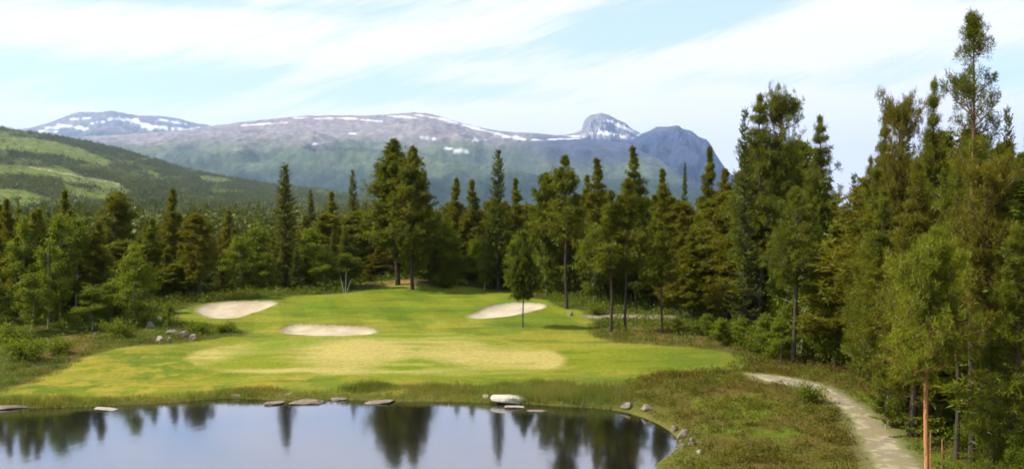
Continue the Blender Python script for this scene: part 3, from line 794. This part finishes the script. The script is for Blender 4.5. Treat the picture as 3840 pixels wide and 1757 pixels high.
T('spruceB', 1722, 408, 92, 16, 'very thin spruce tip in front of the dark blue fell')
T('birchB', 1752, 566, 62, 44, 'bright lime green birch before the dark pines on the right')
T('pineC', 1780, 368, 64, 34, 'pine at the foot of the dark blue fell, left of the big group')
T('nearC', 1872, 268, 50, 40, 'thin topped grey green spruce at the left of the big group')
T('nearE', 1915, 238, ('b', 832), 84, 'tallest dark pine of the group right of the fells')
T('nearB', 1962, 262, 54, 52, 'pine with reaching upper limbs on the right of the tallest dark pine')
T('nearE', 2052, 292, ('b', 850), 72, 'dense cone shaped pine left of the gap of sky')
T('nearD', 2000, 470, ('b', 916), 78, 'pine with a bare grey lower trunk beside the start of the gravel path', rot=1)
T('spindly', 1876, 460, ('b', 834), 44, 'brown pine with a bare trunk under the tallest dark pine')
T('nearC', 2150, 432, 46, 36, 'dark spruce just right of the gap of sky')
T('nearA', 2188, 392, 37, 44, 'olive pine at the left flank of the right hand wood')
T('nearA', 2218, 284, 35, 60, 'leftmost of the high pines in the right hand wood')
T('nearB', 2272, 278, 34, 50, 'flat topped pine with sky showing through its top')
T('nearA', 2350, 198, 31, 62, 'ragged pine to the left of the very tall pine', rot=2.2)
T('tallpine', 2447, 46, 26.4, 62, 'very tall slender pine reaching highest into the sky', rot=.9)
T('nearC', 2530, 262, 28, 44, 'dark pointed spruce right of the very tall pine')
T('nearA', 2590, 290, 26, 56, 'pine cut by the right border of the picture')
T('nearD', 2412, 400, 27.5, 84, 'dark pine with a brown trunk under the very tall pine')
T('nearpine', 2337, 585, 22, 120, 'near pine with a bare orange trunk beside the gravel path', rot=1.5)
T('nearA', 2300, 400, 30, 78, 'olive pine behind the crown of the near orange pine')
T('nearB', 2500, 430, 24.5, 80, 'dark pine filling the right edge above the undergrowth')
T('nearA', 2215, 470, 33, 66, 'olive pine left of the near orange pine')
T('nearA', 2560, 560, 21.5, 90, 'dark spreading pine low on the right border')
T('birchB', 2572, 1065, 21, 34, 'bright green birch sapling in the bottom right corner')
T('birchA', 2235, 900, 31, 40, 'young birch at the wood edge left of the orange trunk')
T('birchC', 1965, 800, 43, 34, 'low birch among the bare trunks by the gravel path')
T('birchA', 2090, 760, 45, 46, 'green birch beneath the dense cone shaped pine')
T('birchB', 2160, 780, 40, 44, 'leafy birch in the corner behind the gravel path')
T('birchB', 1905, 810, 47, 36, 'small bright birch behind the end of the lawn')

for n_, (xo, top, bs, hw, lb) in enumerate([
    (1868, 800, 880, 30, 'knee high birch scrub left of the bare grey trunk'), (1925, 790, 900, 34, 'birch scrub touching the left of the bare grey trunk'), (1968, 770, 900, 30, 'tallest birch scrub left of the bare grey trunk'),
    (2035, 790, 905, 34, 'birch scrub touching the right of the bare grey trunk'), (2075, 770, 905, 38, 'broad birch scrub in the lit gap right of the bare grey trunk'), (2120, 765, 915, 34, 'bright birch scrub below the gap of sky'),
    (2155, 800, 925, 34, 'birch scrub at the far bend of the gravel path'), (2195, 820, 935, 32, 'birch scrub further along the far bend of the gravel path'), (1815, 800, 868, 26, 'birch scrub over the right tip of the lawn'),
    (1780, 790, 850, 26, 'birch scrub on the heath near the flat whitish rock'), (2260, 880, 985, 34, 'birch scrub left of the orange trunk at the wood edge'), (1700, 800, 840, 20, 'tiny birch scrub by the reddish low pine'),
    (80, 690, 835, 46, 'leafy birch scrub on the left bank behind the rounded bush'), (230, 720, 830, 46, 'leafy birch scrub left of the small pale stone'), (280, 700, 815, 40, 'leafy birch scrub right of the small pale stone'), (-20, 700, 850, 44, 'leafy birch scrub at the left picture border')]):
    T(('birchA', 'birchC', 'birchB')[n_ % 3], xo, top, ('b', bs), hw, lb)

# --- the rest of the wood, planted in rows behind the separate trees
ENV = [(-60, 520), (0, 530), (100, 556), (200, 570), (300, 556), (400, 556), (520, 566), (650, 562), (700, 530), (800, 530), (860, 530), (930, 520), (1090, 525), (1150, 500), (1250, 495),
       (1330, 505), (1420, 470), (1500, 470), (1600, 470), (1660, 490), (1740, 500), (1800, 440), (1860, 350), (1960, 330), (2040, 360), (2085, 450), (2112, 520), (2140, 520), (2180, 440), (2230, 350), (2350, 310), (2460, 330), (2600, 340)]
zones = [(-80, 130, 'at the left border'), (130, 300, 'behind the big rounded birch'), (300, 470, 'above the pale boulders'), (470, 700, 'behind the first sand bunker'), (700, 930, 'between tall dark spruce and lone pine'),
         (930, 1110, 'behind the lone mound pine'), (1110, 1280, 'around the tall ragged spruce'), (1280, 1460, 'behind the right bunker'), (1460, 1620, 'behind the pair of thin trunked pines'), (1620, 1800, 'below the dark blue fell'),
         (1800, 2000, 'behind the tallest dark pine'), (2000, 2130, 'below the gap of sky'), (2130, 2320, 'in the wood left of the orange trunk'), (2320, 2700, 'in the wood right of the orange trunk')]
def zone(xo):
    for a, b, s in zones:
        if a <= xo < b: return s
    return zones[-1][2]
rows = [   # distance, spacing, depth jitter, tops below envelope, kinds, word
    (lambda x: np.interp(x, [-80, 0, 250, 480, 900, 1200, 1500, 1800, 2000, 2150, 2700], [59, 60, 62, 74, 80, 80, 70, 60, 52, 40, 25]), 26, 4, (30, 150), 'bpbpsb', 'low'),
    (lambda x: np.interp(x, [-80, 250, 480, 900, 1500, 1850, 2150, 2700], [67, 70, 82, 88, 78, 66, 46, 33]), 30, 4, (8, 80), 'pbspb', 'middle row'),
    (lambda x: np.interp(x, [-80, 250, 900, 1500, 1850, 2150, 2700], [80, 84, 100, 90, 76, 58, 44]), 34, 5, (0, 40), 'ppsp', 'rear')]
keys = {'b': ['birchA', 'birchB', 'birchC'], 'p': ['pineA', 'pineB', 'pineC', 'pineE'], 's': ['spruceA', 'spruceB', 'spruceC']}
adj = {'b': 'green birch', 'p': 'olive pine', 's': 'dark spruce'}
for dist, step, jit, tops, kinds, word in rows:
    xo = -70
    while xo < 2640:
        d = float(dist(xo)) + rnd.uniform(-jit, jit)
        k = rnd.choice(kinds)
        top = float(interp(ENV, xo)) + rnd.uniform(*tops)
        hw = rnd.uniform(1.3, 1.9) if k == 'b' else rnd.uniform(1.5, 2.3) if k == 'p' else rnd.uniform(1.1, 1.5)
        x = (xo * K - 1920) / F * d
        z = hz1(x, d); H = CAMZ + (537 - top) * K / F * d - z
        if k == 'b': H = min(H, rnd.uniform(5, 8))
        if xo > 2130: hw *= 1.3
        if H > 2.2:
            lb = f"{ {'low': 'lower', 'middle row': 'middle sized', 'rear': 'rear'}[word] } {adj[k]} {zone(xo)}"
            plant(rnd.choice(keys[k]), x, d, H, hw * min(1.15, max(.7, H / 8)), lb, lb.replace('birch', 'birches').replace('pine ', 'pines '))
        xo += step * rnd.uniform(.75, 1.3) * 75 / max(d, 45)

# ------------------------------------------------------------------ bushes, each a thing
def gen_bush(seed, n=1500, leaf=.10):
    r = np.random.default_rng(seed); tg, cg = Geo(), Geo()
    for b in range(16):
        a = r.uniform(0, 6.28); rr2 = r.uniform(.2, .85); h = r.uniform(.45, 1.0); s = np.linspace(0, 1, 5)
        pts = np.stack([np.cos(a) * rr2 * s, np.sin(a) * rr2 * s, h * s ** .8 - .05], 1)
        tube(tg, pts, np.linspace(.015, .004, 5), 3)
        m = n // 16; k = r.uniform(.35, 1.05, m)
        pp = np.stack([np.interp(k, s, pts[:, q_]) for q_ in range(3)], 1) + r.normal(0, .13, (m, 3))
        pp[:, 2] = np.abs(pp[:, 2])
        cg.add_q(diamonds(pp, unit(rdir(r, m) + [0, 0, .2]), leaf * r.uniform(.6, 1.3, m), leaf * .6, r))
    return tg.out(), cg.out()
for k_ in range(3):
    (tV, tF), (cV, cF) = gen_bush(50 + k_)
    PROTO['bush%d' % k_] = (build('stems', tV, tF, M['bark_dark'], None, True, link=False), build('foliage', cV, cF, M['birch'], None, False, link=False), 1.0, .9)
bushes = [(2035, 1010, .75, .75, 'bright green bush beside the bend of the gravel path'), (1835, 860, 1.3, 1.1, 'green bush at the right end of the lawn'), (60, 905, 1.2, 1.4, 'green bush on the left bank by the picture border'),
          (30, 870, 1.3, 1.2, 'rounded bush in front of the left birches'), (300, 848, 1.1, 1.1, 'dark green bush left of the pale boulders'), (350, 822, 1.0, .9, 'green bush above the dark one left of the boulders'),
          (560, 835, .6, 1.0, 'low green bush on the tongue of rough beneath the first bunker'), (500, 838, .7, .9, 'low bush just right of the pale boulders'), (1765, 842, 1.0, .9, 'bush on the brown heath right of the pine pair'),
          (1905, 890, 1.4, .9, 'tall bush behind the start of the gravel path'), (1945, 905, 1.1, .7, 'bush touching the bare grey trunk by the gravel path'), (2060, 915, 1.5, 1.0, 'bush right of the bare grey trunk'), (2125, 925, 1.5, .9, 'bush midway along the far side of the gravel path'),
          (2200, 950, 1.6, .9, 'bush left of the young birch by the orange trunk'), (2285, 1010, 1.2, .7, 'bush behind the outer curve of the gravel path'), (1690, 948, .4, .6, 'small low bush where lawn and heath meet'),
          (2430, 1140, 1.0, .7, 'bush near the foot of the dark pine right of the orange trunk'), (2520, 1160, 1.2, .8, 'bush left of the birch sapling in the bottom corner'), (1500, 790, .8, .9, 'bush next to the left end of the sandy path'),
          (1400, 742, 1.4, 1.3, 'bush behind the white stone right of the bunker'), (1120, 722, 1.2, 1.2, 'dark bush behind the lawn right of the mound'), (150, 890, .9, 1.0, 'bush among the brown heather on the left bank')]
for n_, (xo, yo, h, rd, lb) in enumerate(bushes):
    x, y, z = at(xo, yo)
    plant('bush%d' % (n_ % 3), x, y, h, rd, lb, None, cat='bush', name='bush')

# ------------------------------------------------------------------ ground cover (nobody could count it)
def scatter(n, xr, yr, test):
    x = rng.uniform(*xr, n); y = rng.uniform(*yr, n)
    k = test(x, y); return x[k], y[k]
def clumps(name, x, y, hgt, rad, per, leaf, mat, label, up=.6, wdt=.35):
    n = len(x); z = hz(x, y)
    h = np.broadcast_to(hgt, (n,)) * rng.uniform(.6, 1.3, n); rd = np.broadcast_to(rad, (n,)) * rng.uniform(.6, 1.3, n)
    ph = rng.uniform(0, 6.28, (n, per)); q_ = np.sqrt(rng.random((n, per)))
    px = x[:, None] + np.cos(ph) * q_ * rd[:, None]; py = y[:, None] + np.sin(ph) * q_ * rd[:, None]
    pz = z[:, None] + h[:, None] * (1 - q_ ** 2) * rng.uniform(.1, 1, (n, per)) - .02
    P = np.stack([px, py, pz], -1).reshape(-1, 3)
    D = unit(rdir(rng, len(P)) + [0, 0, up])
    V = diamonds(P, D, leaf * rng.uniform(.6, 1.4, len(P)), leaf * wdt, rng)
    o = build(name, V.reshape(-1, 3), np.arange(len(V) * 4).reshape(-1, 4), mat); tag(o, label, kind='stuff'); return o
def grass(name, x, y, hgt, per, wdt, mat, label, spread=.10, lean=.35):
    n = len(x); z = hz(x, y)
    X = np.repeat(x, per) + rng.normal(0, spread, n * per); Y = np.repeat(y, per) + rng.normal(0, spread, n * per)
    H = np.repeat(np.broadcast_to(hgt, (n,)), per) * rng.uniform(.5, 1.2, n * per)
    P = np.stack([X, Y, np.repeat(z, per) - .03], 1)
    D = unit(rng.normal(0, lean, (n * per, 3)) * [1, 1, 0] + [0, 0, 1.])
    V = needles(P, D, H, wdt, rng)
    o = build(name, V.reshape(-1, 3), np.arange(len(V) * 3).reshape(-1, 3), mat); tag(o, label, kind='stuff'); return o
def inframe(x, y, m=40):
    ox, oy = to_ov(x, y, 1.0); return (ox > -m) & (ox < 2576 + m) & (oy < 1230)

# sedge along the shore
def t1(x, y):
    s = sdf(x, y, POND); sl = sdf(x, y, LAWN)
    d = fbm(x * .5, y * .5, 77)
    wide = 1.0 + 1.2 * smooth(-6, 1, x) + 1.0 * smooth(-9, -5, x)
    return (s > .02) & (s < wide * (.5 + d)) & inframe(x, y) & (y > 34.5) & (x < 4.6 + rng.normal(0, .3, len(x))) & (rng.random(len(x)) < .25 + .75 * smooth(.35, .55, d))
x, y = scatter(150000, (-26, 9), (26, 44), t1)
hh = .18 + .25 * smooth(.3, .7, fbm(x * .4, y * .4, 78)) + .18 * smooth(1, 4, x)
grass('shore_grass', x, y, hh, 4, .020, M['sedge'], 'tall sedge and grass along the pond shore')
# rough grass along the lawn rim and on the heath
def t2(x, y):
    s = sdf(x, y, POND); sl = sdf(x, y, LAWN); p = np.minimum(sdf(x, y, PATH), sdf(x, y, PATH2))
    return (s > .1) & (sl > -.25) & (p > .15) & inframe(x, y) & (rng.random(len(x)) < np.where(sl < 1.5, .9, .35)) & (fbm(x * .6, y * .6, 79) > .42)
x, y = scatter(60000, (-36, 36), (20, 62), t2)
grass('rough_grass', x, y, .22 + .12 * rng.random(len(x)), 5, .03, M['blades'], 'rough yellowish grass around the lawn')
# heather between pond and path
def t3(x, y):
    s = sdf(x, y, POND); sl = sdf(x, y, LAWN); p = sdf(x, y, PATH)
    return (s > .25) & (sl > .15) & (p > .25) & inframe(x, y) & (rng.random(len(x)) < .35 + .65 * smooth(.4, .6, fbm(x * .5, y * .5, 80)))
x, y = scatter(5200, (3.5, 22), (19, 45), t3)
k_ = x < np.interp(y, [19, 27, 34, 40, 45], [9, 10.5, 14.5, 19, 22])
clumps('heather', x[k_], y[k_], .34, .30, 60, .085, M['heather'], 'brown and green heather heath between pond and path')
def t4(x, y):
    sl = sdf(x, y, LAWN); p = np.minimum(sdf(x, y, PATH), sdf(x, y, PATH2)); s = sdf(x, y, POND)
    return (s > .3) & (sl > .3) & (p > .3) & inframe(x, y)
x, y = scatter(6500, (-38, 40), (19, 72), t4)
k_ = (x < np.interp(y, [19, 27, 34, 40, 45, 46], [9, 10.5, 14.5, 19, 22, -99])) & (x > 2)
x, y = x[~k_], y[~k_]
half = rng.random(len(x)) < .72
clumps('undergrowth', x[half], y[half], .42, .42, 60, .13, M['bush'], 'green undergrowth of shrubs and saplings under the trees')
clumps('heather', x[~half], y[~half], .24, .36, 44, .11, M['heather'], 'heather and bilberry ground cover at the forest edge')
x, y = scatter(5200, (-70, 60), (56, 104), lambda x, y: (sdf(x, y, LAWN) > .6) & inframe(x, y))
clumps('undergrowth', x, y, .7, .6, 60, .20, M['bush'], 'green undergrowth inside the forest behind the lawn')

# ------------------------------------------------------------------ stones
def stone(xo, yo, w, d, h, mat, label, seed, name='boulder', group=None, sink=.25, z=None, cat='boulder', loc=None):
    import bmesh
    r = np.random.default_rng(seed)
    bm = bmesh.new(); bmesh.ops.create_icosphere(bm, subdivisions=4, radius=1)
    V = np.array([v.co[:] for v in bm.verts]); 
    for _ in range(13):                                  # hew flat faces
        nrm = unit(r.normal(size=3) * [1, 1, .8]); dd = r.uniform(.50, .82)
        k = V @ nrm - dd; V -= np.outer(np.maximum(k, 0) * .96, nrm)
    nn = fbm(V[:, 0] * 2 + seed, V[:, 1] * 2 + V[:, 2] * 1.7, seed, 5)
    V *= (1 + (nn - .5) * .28)[:, None]
    V *= [w / 2, d / 2, h]
    for v, c in zip(bm.verts, V): v.co = c
    me = bpy.data.meshes.new(name); bm.to_mesh(me); bm.free(); me.materials.append(M[mat])
    for p in me.polygons: p.use_smooth = True
    o = bpy.data.objects.new(name, me); C.objects.link(o)
    if z is None: x, y, zz = at(xo, yo)
    else: x, y = at_z(xo, yo, z); zz = z
    o.location = (x, y, zz + h * (.5 - sink)); o.rotation_euler = (r.uniform(-.06, .06), r.uniform(-.06, .06), r.uniform(0, .5))
    tag(o, label, cat, group); return o
stone(1283, 1006, 1.72, 1.0, .24, 'pale', 'large flat pale boulder at the water edge', 3, z=.10).data.materials[0] = stone_mat('bright_stone', (.36, .32, .24), (.52, .47, .38), (.30, .27, .18))
stone(1222, 1004, .46, .4, .22, 'pale', 'small round pale stone left of the large flat boulder', 4, z=.06)
stone(1290, 1024, 1.25, .5, .06, 'pale', 'thin pale ledge in the water below the large flat boulder', 5, z=.0)
stone(1352, 1033, .9, .35, .05, 'brown', 'low stone in the water right of the large flat boulder', 6, z=.0)
for n_, (xo, yo, w_, h_, mt_, lb) in enumerate([
    (650, 994, 1.1, .12, 'brown', 'flat brown stone, first of the shore slabs from the left'), (720, 998, 1.5, .14, 'brown', 'broad flat brown slab in the shore stones'),
    (775, 1012, 1.5, .10, 'brown', 'wet brown slab lying lowest in the water'), (800, 994, 1.2, .13, 'pale', 'pale flat slab at the back of the shore stones'),
    (850, 1004, .8, .10, 'brown', 'small brown slab right of the pale one'), (960, 1010, 1.5, .06, 'brown', 'long thin slab right of the brown shore stones'),
    (600, 997, .8, .10, 'pale', 'small pale slab at the left end of the shore stones'), (268, 1028, 1.5, .04, 'pale', 'thin pale slab alone in the water on the left'),
    (40, 1022, 2.2, .10, 'brown', 'long brown slab at the left picture border'), (690, 1014, 1.2, .08, 'brown', 'low brown slab half under water at the front of the shore stones')]):
    stone(xo, yo, w_, w_ * .5, h_, mt_, lb, 20 + n_, z=.02, name='shore_stone', cat='stone')
for n_, (xo, yo, w_, h_, mt_, lb) in enumerate([
    (404, 812, .85, .55, 'pale', 'upper pale boulder of the heap left of the lawn'), (378, 824, .7, .45, 'brown', 'brown boulder left in the heap left of the lawn'),
    (432, 840, 1.0, .4, 'brown', 'brownish boulder in the middle of the heap left of the lawn'), (465, 848, 1.0, .5, 'brown', 'largest boulder at the right end of the heap'),
    (402, 856, .65, .42, 'pale', 'small bright boulder lowest in the heap'), (425, 858, .4, .3, 'pale', 'smallest stone beside the bright boulder of the heap'), (486, 856, .55, .45, 'pale', 'pale pinkish stone right beside the large heap boulder'),
    (376, 814, .5, .5, 'brown', 'small stone at the upper left of the heap'),
    (240, 850, .35, .4, 'pale', 'small pale stone under the birches left of the heap'),
    (1404, 738, 1.3, .95, 'pale', 'slanting white stone behind the right bunker'), (1475, 745, .5, .45, 'pale', 'small white stone left of the sandy path'),
    (1742, 784, 1.5, .75, 'pale', 'flat whitish rock at the end of the sandy path'), (2002, 748, 1.2, .8, 'pale', 'whitish rock seen between bare trunks'),
    (1435, 793, .6, .4, 'brown', 'brown stone at the foot of the pine by the right bunker'),
    (1697, 1082, .4, .25, 'brown', 'small brown stone highest on the right shore'), (1722, 1098, .75, .35, 'brown', 'brown boulder on the right shore'), (1742, 1118, .4, .3, 'brown', 'grey brown stone on the right shore by the water'),
    (1716, 1124, .4, .25, 'brown', 'dark stone at the water line on the right shore'), (1760, 1140, .25, .16, 'pale', 'small pale stone above the right shore'), (1580, 1022, .8, .25, 'brown', 'brown shore rock where the reeds end'), (1625, 1030, .7, .28, 'brown', 'tan shore rock right of where the reeds end')]):
    stone(xo, yo, w_ * .88, w_ * .7, h_ * .72, mt_, lb, 60 + n_, sink=.3)

# thin stakes right of the orange trunk
for xo, top, lb in ((2349, 1085, 'thin reddish stake nearest the orange trunk'), (2380, 1108, 'thin brown stake further right of the orange trunk')):
    yy = 21.8; xx = (xo * K - 1920) / F * yy; zz = hz1(xx, yy); H = CAMZ + (537 - top) * K / F * yy - zz
    g_ = Geo(); r_ = np.random.default_rng(int(xo)); tube(g_, trunk_line(H, r_, .05), np.linspace(.022, .012, 14), 7)
    V, Fq = g_.out(); o = build('wooden_stake', V, Fq, M['bark_orange'], None, True); o.location = (xx, yy, zz)
    tag(o, lb, 'stake')
# reddish earth bank deep in the wood right of the bare trunks
# white bent birch stems at the back of the lawn
g_ = Geo(); r_ = np.random.default_rng(9)
for dx, H in ((-.35, 1.6), (.1, 1.9), (.45, 1.3)):
    s = np.linspace(0, 1, 8); tube(g_, np.stack([dx * (.3 + .9 * s ** 1.3), 0 * s, H * s - .1], 1), np.linspace(.035, .012, 8), 6)
x, y, z = at(868, 737); V, Fq = g_.out(); o = build('dead_birch', V, Fq, M['bark_white'], None, True); o.location = (x, y, z); tag(o, 'bare white birch stems spreading at the back of the lawn', 'dead tree')

# ------------------------------------------------------------------ air
m, nt, out = newmat('haze_air')
pv = N(nt, 'ShaderNodeVolumePrincipled'); pv.inputs['Color'].default_value = (.40, .58, 1.0, 1); pv.inputs['Density'].default_value = 4.3e-5
pv.inputs['Anisotropy'].default_value = .2
L(nt, pv.outputs[0], out.inputs['Volume'])
bx = np.array([(x, y, z) for z in (-60, 1400) for y in (-17500, 17500) for x in (-17500, 17500)], float)
o = build('haze', bx, np.array([[0, 2, 3, 1], [4, 5, 7, 6], [0, 1, 5, 4], [2, 6, 7, 3], [0, 4, 6, 2], [1, 3, 7, 5]]), m)
tag(o, 'thin blue summer haze', kind='stuff')

# ------------------------------------------------------------------ sky, sun, camera
w = bpy.data.worlds.new('World'); sc.world = w; w.use_nodes = True
nt = w.node_tree; nt.nodes.clear()
out = N(nt, 'ShaderNodeOutputWorld'); bg = N(nt, 'ShaderNodeBackground'); L(nt, bg.outputs[0], out.inputs[0])
sky = N(nt, 'ShaderNodeTexSky', sky_type='NISHITA'); sky.sun_disc = False
sky.sun_elevation = SUN_EL; sky.sun_rotation = SUN_AZ; sky.air_density = 1.0; sky.dust_density = .3; sky.ozone_density = 1.5; sky.altitude = 600
tc = N(nt, 'ShaderNodeTexCoord'); sx = N(nt, 'ShaderNodeSeparateXYZ'); L(nt, tc.outputs['Generated'], sx.inputs[0])
azn = math_(nt, 'ARCTAN2', sx.outputs[0], sx.outputs[1]); eln = math_(nt, 'ARCSINE', sx.outputs[2])
# streaks lean up to the right
def lin(a, b, c): return math_(nt, 'ADD', math_(nt, 'ADD', math_(nt, 'MULTIPLY', azn, a), math_(nt, 'MULTIPLY', eln, b)), c)
cx = N(nt, 'ShaderNodeCombineXYZ'); L(nt, lin(2.2, .6, 0), cx.inputs[0]); L(nt, lin(-3.0, 15., 0), cx.inputs[1])
n1 = noise(nt, cx.outputs[0], 1.5, 6, .55, .5)
cx2 = N(nt, 'ShaderNodeCombineXYZ'); L(nt, lin(5, 3, 3), cx2.inputs[0]); L(nt, lin(-9, 26, 1), cx2.inputs[1])
n2 = noise(nt, cx2.outputs[0], 1.3, 5, .6, .8)
def blob(xo, yo, rx, ry, tilt=0):
    a0 = math.atan((xo * K - 1920) / F); e0 = math.atan((537 - yo) * K / F * math.cos(a0)); sx_ = rx * K / F; sy_ = ry * K / F
    da = math_(nt, 'SUBTRACT', azn, a0); de = math_(nt, 'SUBTRACT', eln, e0)
    c_, s_ = math.cos(tilt), math.sin(tilt)
    u = math_(nt, 'ADD', math_(nt, 'MULTIPLY', da, c_ / sx_), math_(nt, 'MULTIPLY', de, s_ / sx_))
    v = math_(nt, 'ADD', math_(nt, 'MULTIPLY', da, -s_ / sy_), math_(nt, 'MULTIPLY', de, c_ / sy_))
    q_ = math_(nt, 'ADD', math_(nt, 'MULTIPLY', u, u), math_(nt, 'MULTIPLY', v, v))
    return math_(nt, 'EXPONENT', math_(nt, 'MULTIPLY', q_, -1.0))
acc = math_(nt, 'ADD', math_(nt, 'MULTIPLY', n1, 1.25), math_(nt, 'ADD', math_(nt, 'MULTIPLY', n2, .65), -.17))
cx3 = N(nt, 'ShaderNodeCombineXYZ'); L(nt, lin(9, 4, 7), cx3.inputs[0]); L(nt, lin(-26, 80, 2), cx3.inputs[1])
n3_ = noise(nt, cx3.outputs[0], 1.1, 5, .65, .6)
acc = math_(nt, 'ADD', acc, math_(nt, 'MULTIPLY', math_(nt, 'SUBTRACT', n3_, .5), .9))
for (xo, yo, rx, ry, tl, k) in [(1700, 55, 260, 45, .15, -.85), (1000, 230, 420, 45, .0, -.42), (250, 190, 420, 45, .0, -.25), (450, 5, 420, 16, 0, -.3), (1850, 200, 200, 26, 0, -.22), (2560, 190, 120, 30, 0, -.3), (2250, 20, 200, 12, 0, -.2),
        (300, 70, 560, 50, 0, .4), (900, 130, 300, 45, .45, .42), (1280, 190, 180, 34, .12, .38), (1900, 120, 420, 50, .22, .5), (2250, 90, 400, 60, .15, .3), (1300, 300, 420, 34, 0, 1.0), (0, 305, 300, 36, 0, .7), (1950, 258, 330, 34, -.05, .6), (1250, 40, 260, 60, .5, .2), (2100, 400, 300, 110, 0, .8), (1200, -160, 1700, 130, 0, .35)]:
    acc = math_(nt, 'ADD', acc, math_(nt, 'MULTIPLY', blob(xo, yo, rx, ry, tl), k))
cl = N(nt, 'ShaderNodeMapRange', interpolation_type='SMOOTHSTEP'); L(nt, acc, cl.inputs['Value']); cl.inputs['From Min'].default_value = .46; cl.inputs['From Max'].default_value = 1.12
skc = mixc(nt, 1.0, sky.outputs[0], (1.10, 1.06, 1.08), 'MULTIPLY')
veil = mixc(nt, .66, skc, (2.9, 3.5, 3.9))
final = mixc(nt, cl.outputs[0], veil, (4.4, 4.4, 4.6))
L(nt, final, bg.inputs['Color']); bg.inputs['Strength'].default_value = .14

sd = bpy.data.lights.new('sun', 'SUN'); sd.energy = 4.3; sd.angle = R(.6); sd.color = (1, .94, .80)
so = bpy.data.objects.new('sun', sd); C.objects.link(so)
d = Vector((math.sin(SUN_AZ) * math.cos(SUN_EL), math.cos(SUN_AZ) * math.cos(SUN_EL), math.sin(SUN_EL)))
so.rotation_euler = d.to_track_quat('Z', 'Y').to_euler(); so.location = (0, 0, 60)

cd = bpy.data.cameras.new('camera'); cam = bpy.data.objects.new('camera', cd); C.objects.link(cam)
cam.location = (0, 0, CAMZ); cam.rotation_euler = (math.pi / 2 - PITCH, 0, 0)
cd.sensor_width = 36; cd.lens = 36 * F / 3840; cd.clip_start = .1; cd.clip_end = 40000
sc.camera = cam
sc.view_settings.view_transform = 'Standard'; sc.view_settings.look = 'None'; sc.view_settings.gamma = 1
sc.view_settings.exposure = .95
sc.cycles.filter_width = 1.8
sc.cycles.max_bounces = 7; sc.cycles.diffuse_bounces = 4; sc.cycles.transmission_bounces = 4; sc.cycles.volume_bounces = 1
sc.cycles.use_denoising = True
